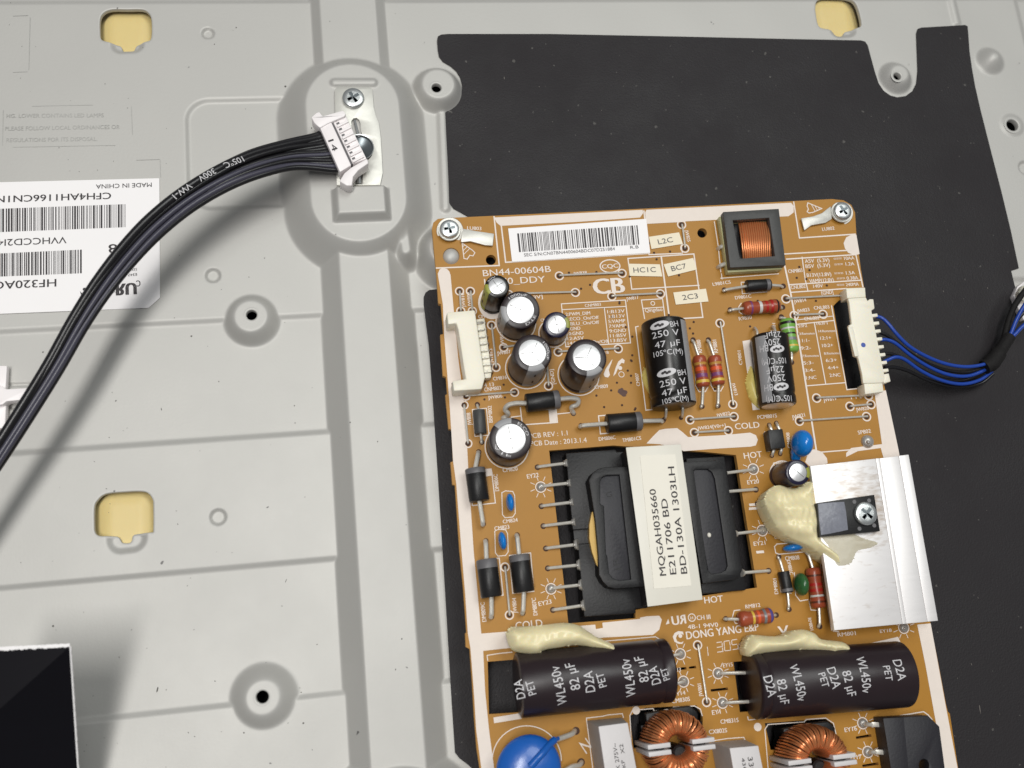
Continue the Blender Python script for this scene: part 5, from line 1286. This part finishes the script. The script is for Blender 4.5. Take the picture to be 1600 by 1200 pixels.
# ------------------------------------------------------------------ black wire harness and its white plug
hz = 14.2
harness = empty("wire_harness", P(535, 230, 11), None, "bundle of black wires ending in an unplugged white fourteen-way plug", "wire harness")
plug = empty("plug", P(535, 230, 11), harness)
def plg(name, pts, z0, z1, mtl, bev=0.15, parent=plug):
    m = MB(); m.prism([P(*p, z1) for p in reversed(pts)], z0, z1); return link(name, m, mtl, parent, bevel=bev)
plg("housing", [(499, 198), (517, 189), (549, 258), (531, 269)], 10.6, 15.2, M_WHITE, 0.3)
plg("slot_line", [(515.5, 189.5), (518.5, 188), (550.5, 256), (547, 258)], 12, 14.9, M_GINK, 0)
plg("mating_side", [(519, 188), (539, 178), (573, 248), (551, 256)], 10.4, 14.7, M_WHITE, 0.3)
for i in range(8):
    f = i / 7; x = 522 + 28.5 * f; y = 186 + 64 * f
    plg("contact_rib", [(x, y), (x + 17, y - 8.5), (x + 18.6, y - 5), (x + 1.5, y + 3.6)], 14.6, 15.2, M_WHITE, 0.1)
for i in range(7):
    f = (i + .5) / 7; x = 523 + 28.5 * f; y = 187.6 + 64 * f
    plg("contact_slot", [(x, y), (x + 4.5, y - 2), (x + 6, y + 1), (x + 1.5, y + 3.2)], 14.6, 14.76, M_DBAND, 0)
plg("end_latch", [(486, 183), (494, 176), (499, 174), (504, 181), (536, 172), (541, 178), (538, 182), (512, 193), (500, 200), (494, 195), (491, 192)], 11.4, 15.6, M_WHITE, 0.35)
plg("end_latch", [(574, 247), (576, 255), (560, 266), (552, 276), (550, 290), (542, 290), (530, 283), (538, 270), (549, 261)], 11.4, 15.6, M_WHITE, 0.35)
m = MB(); put_text(m, "14", (512.5, 220), (520, 237), 9.5, 15.2, 0, 0.01); link("plug_print", m, M_INK, plug, smooth=False)
path = [(516, 236, 13), (495, 240, 13.6), (455, 244, 15.6), (400, 257, 18.6), (345, 280, 21), (290, 313, 22.6), (240, 354, 23.4), (197, 400, 23.6), (158, 450, 23.6), (122, 505, 23.6), (84, 572, 23.4), (42, 640, 23), (0, 706, 22.5), (-45, 775, 22), (-110, 880, 21), (-190, 1010, 20)]
#  lane: sideways offset in wire widths at the plug, mid-way, far end ; layer height
lanes = [(-6.0, -2.7, -1.15, 0.4), (-5.0, -2.0, -0.55, 1.3), (-4.1, -1.6, -0.6, 0), (-3.2, -1.0, 0.1, 1.0), (-2.3, -0.8, 0.0, -0.5), (-1.4, -0.3, 0.55, -0.6), (-0.5, 0.1, 0.4, 0.2), (0.4, 0.9, 0.9, 0.8), (1.3, 0.6, 0.7, -0.8), (2.3, 1.4, 0.9, 0.2), (3.2, 2.0, 1.0, -0.8), (4.1, 2.5, 1.3, 0.3), (5.2, 3.1, 1.5, -0.3)]
PW = [P(*p) for p in path]
for i, (a, b2, c2, ly) in enumerate(lanes):
    pts = []
    for j, p in enumerate(PW):
        t = PW[min(j + 1, len(PW) - 1)] - PW[max(j - 1, 0)]; n = Vector((t.y, -t.x, 0)).normalized()      # towards the lower right of the photo is +
        if t.x < 0: n = -n
        f = j / (len(PW) - 1)
        if f < 0.1: w = a * (1 - f / 0.1) + (a * .8) * (f / 0.1)
        elif f < 0.35: g = (f - 0.1) / 0.25; g = g * g * (3 - 2 * g); w = a * .8 * (1 - g) + b2 * g
        else: g = (f - 0.35) / 0.65; w = b2 * (1 - g) + c2 * 0.82 * g
        lz = ly * min(1, f / 0.3) + 0.25 * math.sin(i * 2.1 + j * 0.9)
        base_d = PW[0] - P(532, 269, 13) if j == 0 else None
        if j == 0:
            g = (a + 6.0) / 11.2; q = P(504 + 26 * g, 203 + 62 * g, 12.9)
        elif j == 1:
            g = (a + 6.0) / 11.2; q = P(494 + 26 * g, 211 + 55 * g, 13.1)
        else: q = p + n * (w * 0.82) + Zv * lz
        pts.append(q)
    m = MB(); m.tube(pts, 1.05 if i == 1 else 0.72, 10, n=7)
    link("wire", m, M_WIREG if i in (7, 11) else M_WIRE, harness)
# print along the outermost wires
def along(mb, txt, pts, start, h, z, flip=True):
    v, f, w = glyphs(txt)
    cum = [0]
    for a, b3 in zip(pts[:-1], pts[1:]): cum.append(cum[-1] + (b3 - a).length)
    out = []
    for x, y in v:
        s = start + x * h
        k = max(0, min(len(pts) - 2, next((i for i, c in enumerate(cum) if c > s), len(cum) - 1) - 1))
        t = (s - cum[k]) / max(1e-6, cum[k + 1] - cum[k]); q = pts[k].lerp(pts[k + 1], t); d = (pts[k + 1] - pts[k]).normalized(); n = Vector((-d.y, d.x, 0)).normalized()
        out.append(q + n * (y - 0.5) * h + Zv * z)
    mb.add(out, f)
sp_ = spline([P(455, 231, 17.2), P(400, 244, 20.4), P(345, 264, 23), P(290, 297, 24.7), P(240, 338, 25.5), P(197, 381, 25.6), P(158, 431, 25.5), P(122, 487, 25.4), P(88, 547, 25)], 8)
m = MB(); along(m, "105\u00baC    300V    VW-1", sp_, 13.0, 1.6, 0.6);
link("wire_print", m, M_PRINT, harness, smooth=False)

# ------------------------------------------------------------------ blue wire harness with its plug at the right
bh = empty("wire_harness", B(1345, 530), None, "white plug on the board's right edge with blue and black wires", "wire harness")
pl2 = empty("plug", B(1350, 530, 3), bh)
PLUG = [(1325, 466), (1353, 464), (1356, 470), (1359, 467), (1365, 467), (1367, 482), (1362, 485), (1383, 590), (1380, 598), (1349, 599), (1347, 584), (1341, 558), (1335, 556), (1326, 508), (1331, 506), (1327, 473)]
plg2 = lambda n, pts, z0, z1, bev=0.2, mt=M_CREAM: plg(n, [p for p in pts], ZB + z0, ZB + z1, mt, bev, pl2)
plg2("housing", PLUG, 3.4, 4.6, 0.25)
plg2("header_end", [(1322, 450), (1352, 449), (1353, 464), (1324, 466)], 0.2, 4.2)
plg2("header_end", [(1350, 599), (1379, 598), (1381, 612), (1352, 616)], 0.2, 4.2)
plg2("latch", [(1379, 585), (1389, 583), (1392, 596), (1381, 599)], 0.4, 3.8)
for i in range(8):
    f = i / 7; x = 1358 + 17 * f; y = 491 + 86 * f
    plg2("contact_finger", [(x, y), (x + 13, y - 1.5), (x + 14, y + 3.5), (x + 1, y + 5)], 1.2, 4.0, 0.15)
plg2("catch_ridge", [(1325, 511), (1333, 510), (1343, 556), (1336, 557)], 4.6, 5.0, 0.15)
m = MB(); m.disc(B(1349, 539, 4.63), 3.6 * mmpx(1349, 539, ZB + 4.6), 18); link("blue_dot", m, M_BWIRE, pl2, smooth=False)
W = [([(1368, 494, 2.2), (1378, 497, 2.4), (1388, 506, 2.8), (1402, 523, 2.6), (1422, 542, 1.8), (1450, 558, 0.5), (1480, 569, -0.6), (1510, 573, -1.2), (1538, 569, -1.6), (1552, 560, -1.8)], M_BWIRE),
     ([(1374, 519, 2.0), (1386, 524, 1.8), (1402, 536, 1.2), (1424, 553, 0), (1452, 569, -1.5), (1482, 579, -2.5), (1512, 581, -3), (1545, 572, -3.2)], M_WIRE),
     ([(1376, 531, 2.2), (1386, 531, 2.2), (1400, 537, 2.0), (1425, 557, 0.8), (1455, 575, -1), (1485, 586, -2), (1515, 587, -3), (1548, 574, -3)], M_BWIRE),
     ([(1380, 553, 1.8), (1392, 553, 1.6), (1412, 561, 0.8), (1440, 578, -1.5), (1470, 591, -3), (1505, 594, -4), (1545, 578, -4)], M_WIRE),
     ([(1380, 566, 2.2), (1388, 562, 2.3), (1400, 558, 2.4), (1414, 562, 1.8), (1440, 580, 0), (1470, 594, -1.8), (1502, 600, -3.2), (1530, 594, -3.8), (1550, 580, -4)], M_BWIRE),
     ([(1382, 575, 1.6), (1398, 574, 1.0), (1420, 580, 0), (1450, 594, -2), (1490, 604, -4.4), (1530, 600, -5.2), (1552, 584, -4.6)], M_WIRE)]
for pts, mt in W:
    m = MB(); m.tube([B(*p) for p in pts], 0.48, 10, n=6); link("wire", m, mt, bh)
m = MB(); m.tube([B(1538, 574, -2.6), B(1550, 566, -2.4), B(1563, 548, -2.2), B(1577, 526, -2.4)], [2.0] * 4 + [2.2] * 4 + [2.1] * 4 + [1.7] * 7, 14, n=6); link("tape_wrap", m, M_CLOTH, bh)
for pts, mt in (([(1570, 536, -2), (1579, 522, -1.6), (1588, 500, -0.5), (1600, 478, 1), (1622, 446, 2)], M_BWIRE), ([(1576, 532, -2), (1586, 522, -1.6), (1600, 508, -1), (1630, 486, 0)], M_BWIRE),
                ([(1568, 534, -2.5), (1572, 515, -2.6), (1579, 492, -2.2), (1592, 467, -1), (1620, 432, 0)], M_CLOTH), ([(1572, 534, -3), (1584, 510, -2.4), (1596, 492, -1), (1625, 465, 0)], M_WIRE)):
    m = MB(); m.tube([B(*p) for p in pts], 0.8 if mt == M_CLOTH else 0.55, 10, n=6); link("wire", m, mt, bh)

# ------------------------------------------------------------------ label sticker, white clip, black box on the steel
zs = 1.0
s_ = sticker("label_sticker", [(-30, 285.5), (248, 278.5), (249, 279.5), (250, 464), (249, 466), (233, 480), (231, 481), (-30, 491.5)], zs, M_STICK, None, None, 0.1)
tag(s_, "white barcode label sticker upside down on the steel at the left edge", "label")
m = MB(); zt = zs + 0.1
put_text(m, "MADE IN CHINA", (237, 285.5), (150, 288.5), 7.8, zt); put_text(m, "CFH4AH1166CN1N0", (173.5, 301), (-18, 307), 12, zt, 0, 0.012); put_text(m, "VVHCCD2I42", (104, 370), (-14, 375), 12, zt); put_text(m, "08", (198, 381), (170, 382), 16, zt, 0, 0.02)
put_text(m, "HF320AGH", (88, 436), (-27, 441), 14, zt, 0, 0.01); put_text(m, "E347", (214, 427), (200, 428), 4.5, zt); put_text(m, "53XX", (214, 419), (202, 420), 4.5, zt)
put_text(m, "RU", (212, 442), (182, 444), 21, zt, 0, 0.05, True); put_text(m, "C", (219, 438), (213, 438.5), 11, zt, 0, 0.02); put_text(m, "us", (180, 455), (173, 455.5), 5, zt)
barcode(m, (-20, 327), (197, 319), (197, 355), (-20, 363.5), zt, 66, seed=11); barcode(m, (-20, 397), (129, 390), (129, 427), (-20, 433), zt, 46, seed=12)
zz = Vector((0, 0, lift()))
m.disc(P(132, 452, zt) + zz, 0.42, 16)
m.face([P(*p, zt) + zz for p in [(125, 455), (127, 462), (132, 466), (139, 463), (145, 452), (149, 443), (144, 444), (139, 455), (134, 460), (129, 459)]])
link("label_print", m, M_INK, s_, smooth=False)

cl = empty("cable_clip", P(10, 620, 1), None, "white plastic cable clip on the steel at the left edge", "cable clip", "cable clips")
def cbl(name, pts, z0, z1, mt=M_WHITE, bev=0.3, parent=cl):
    m = MB(); m.prism([P(*p, z1) for p in reversed(pts)], z0, z1); return link(name, m, mt, parent, bevel=bev)
cbl("base", [(-40, 571), (11, 571), (9, 606), (10, 622), (8, 669), (-40, 672)], 0.5, 2.6)
cbl("tongue", [(-10, 601), (4, 604), (10, 608), (44, 606), (46, 609), (44, 622), (42, 624), (10, 627), (4, 632), (-10, 634)], 1.0, 4.2)
cb = empty("cable_clip", P(1600, 448, 1), None, "cream plastic cable clip behind the blue wires at the right edge", "cable clip", "cable clips")
cbl("base", [(1584, 462), (1590, 448), (1600, 440), (1640, 436), (1640, 470), (1600, 500), (1592, 484)], 1.0, 3.0, M_WHITE, 0.12, cb)
cbl("tongue", [(1592, 456), (1598, 446), (1620, 444), (1620, 466), (1598, 470)], 3.02, 5.0, M_CREAM, 0.12, cb)

bx = empty("black_cover", P(40, 1100, 3), None, "glossy black film covered flap with white torn edges at the bottom left", "cover")
tl, tr, br, bl = P(-60, 1018.5, 31), P(109, 1010, 35), P(127, 1290, 9), P(-60, 1300, 8)
ml, mc = P(-60, 1161, 32.5), P(102.5, 1017, 34.3)
def slab(loop, th):
    mm = MB(); lo = [p - Vector((0, 0, th)) for p in loop]; k = len(loop)
    mm.face(loop[::-1]); mm.face(lo); mm.add(lo + loop, [(i, (i + 1) % k, k + (i + 1) % k, k + i) for i in range(k)]); return mm
link("lower_panel", slab([ml, bl, br, tr][::-1], 1.0), M_GLOSS, bx, smooth=False)
link("folded_panel", slab([ml + Vector((0, 0, .06)), tr, tl], 0.5), M_GLOSS, bx, smooth=False)
r = random.Random(3)
def torn(a, b3, out, n, wmin, wmax):
    loop = []; back = []
    for i in range(n + 1):
        t = i / n; q = a.lerp(b3, t); w = r.uniform(wmin, wmax); loop.append(q + out * w); back.append(q - out * (0.12 + r.uniform(-.1, .12)))
    mm = MB(); k = n + 1
    mm.add(loop + back + [p - Vector((0, 0, .5)) for p in loop], [(i, i + 1, k + i + 1, k + i) for i in range(n)] + [(i + 1, i, 2 * k + i, 2 * k + i + 1) for i in range(n)])
    return mm
o1 = torn(tl + Vector((0, 0, .03)), tr + Vector((0, 0, .03)), Vector((0, 1, 0)), 60, 0.5, 0.62); link("torn_edge", o1, M_STICK, bx, smooth=False)
o2 = torn(tr + Vector((0, 0, .03)), br + Vector((0, 0, .03)), Vector((1, 0, 0)), 60, 0.18, 0.26); link("torn_edge", o2, M_STICK, bx, smooth=False)

# ------------------------------------------------------------------ dust, hairs and nicks lying on the steel and on the sheet
def flake(m, px, py, z, w, l, a):
    c = P(px, py, z); e = Vector((math.cos(a), math.sin(a), 0)); n = Vector((-e.y, e.x, 0)); v = []
    for k in range(6):
        t = 2 * math.pi * k / 6; v.append(c + e * (l * math.cos(t) * random.uniform(.6, 1.2)) + n * (w * math.sin(t) * random.uniform(.6, 1.2)))
    m.face(v)
M_DUST = mat("dust", (0.10, 0.095, 0.085), 0.8)
M_LINT = mat("lint", (0.16, 0.145, 0.13), 0.8)
spots = [(246, 1077, .25, .9), (369, 43, .25, .3), (335, 69, .2, .25), (83, 978, .3, .3), (181, 626, .2, .35), (342, 596, .2, .3), (252, 639, .15, .6), (299, 525, .3, .35), (447, 907, .12, .7), (460, 634, .25, .3), (461, 661, .2, .3), (547, 660, .2, .3), (618, 1046, .2, .35), (628, 998, .2, .3), (590, 690, .25, .3), (474, 1130, .3, .3), (381, 1145, .25, .25), (186, 1027, .12, .4), (446, 135, .4, .6), (487, 200, .25, .3), (67, 550, .3, .3)]
arr = np.array([[*P(x, y, 1.0)] for x, y, _, _ in spots]); zs_ = panel_height(arr[:, 0], arr[:, 1])
m = MB()
for (x, y, w, l), z in zip(spots, zs_): flake(m, x, y, float(z) + 0.05, w * 0.75, l * 0.75, random.uniform(1.1, 1.9))
qs = [(random.uniform(0, 660), random.uniform(0, 1200)) for _ in range(110)]
arr = np.array([[*P(x, y, 1.0)] for x, y in qs]); zs_ = panel_height(arr[:, 0], arr[:, 1])
for (x, y), z in zip(qs, zs_):
    if z < 1.2: flake(m, x, y, float(z) + 0.05, random.uniform(.06, .13), random.uniform(.08, .22), random.uniform(0, 3))
o = link("dust", m, M_DUST, smooth=False); o["kind"] = "stuff"
m = MB()
for k in range(90):
    x, y = random.uniform(700, 1600), random.uniform(60, 1190)
    if x > 1350 or y < 320:
        flake(m, x, y, 1.23, random.uniform(.05, .1), random.uniform(.08, .3), random.uniform(0, 3))
for x, y, l in ((1384, 445, .5), (1406, 452, .2), (1474, 455, .25), (1531, 1107, 1.2), (788, 122, .5), (1475, 1132, .4), (1543, 450, .3)): flake(m, x, y, 1.24, .13, l, 1.5)
o = link("dust", m, M_LINT, smooth=False); o["kind"] = "stuff"
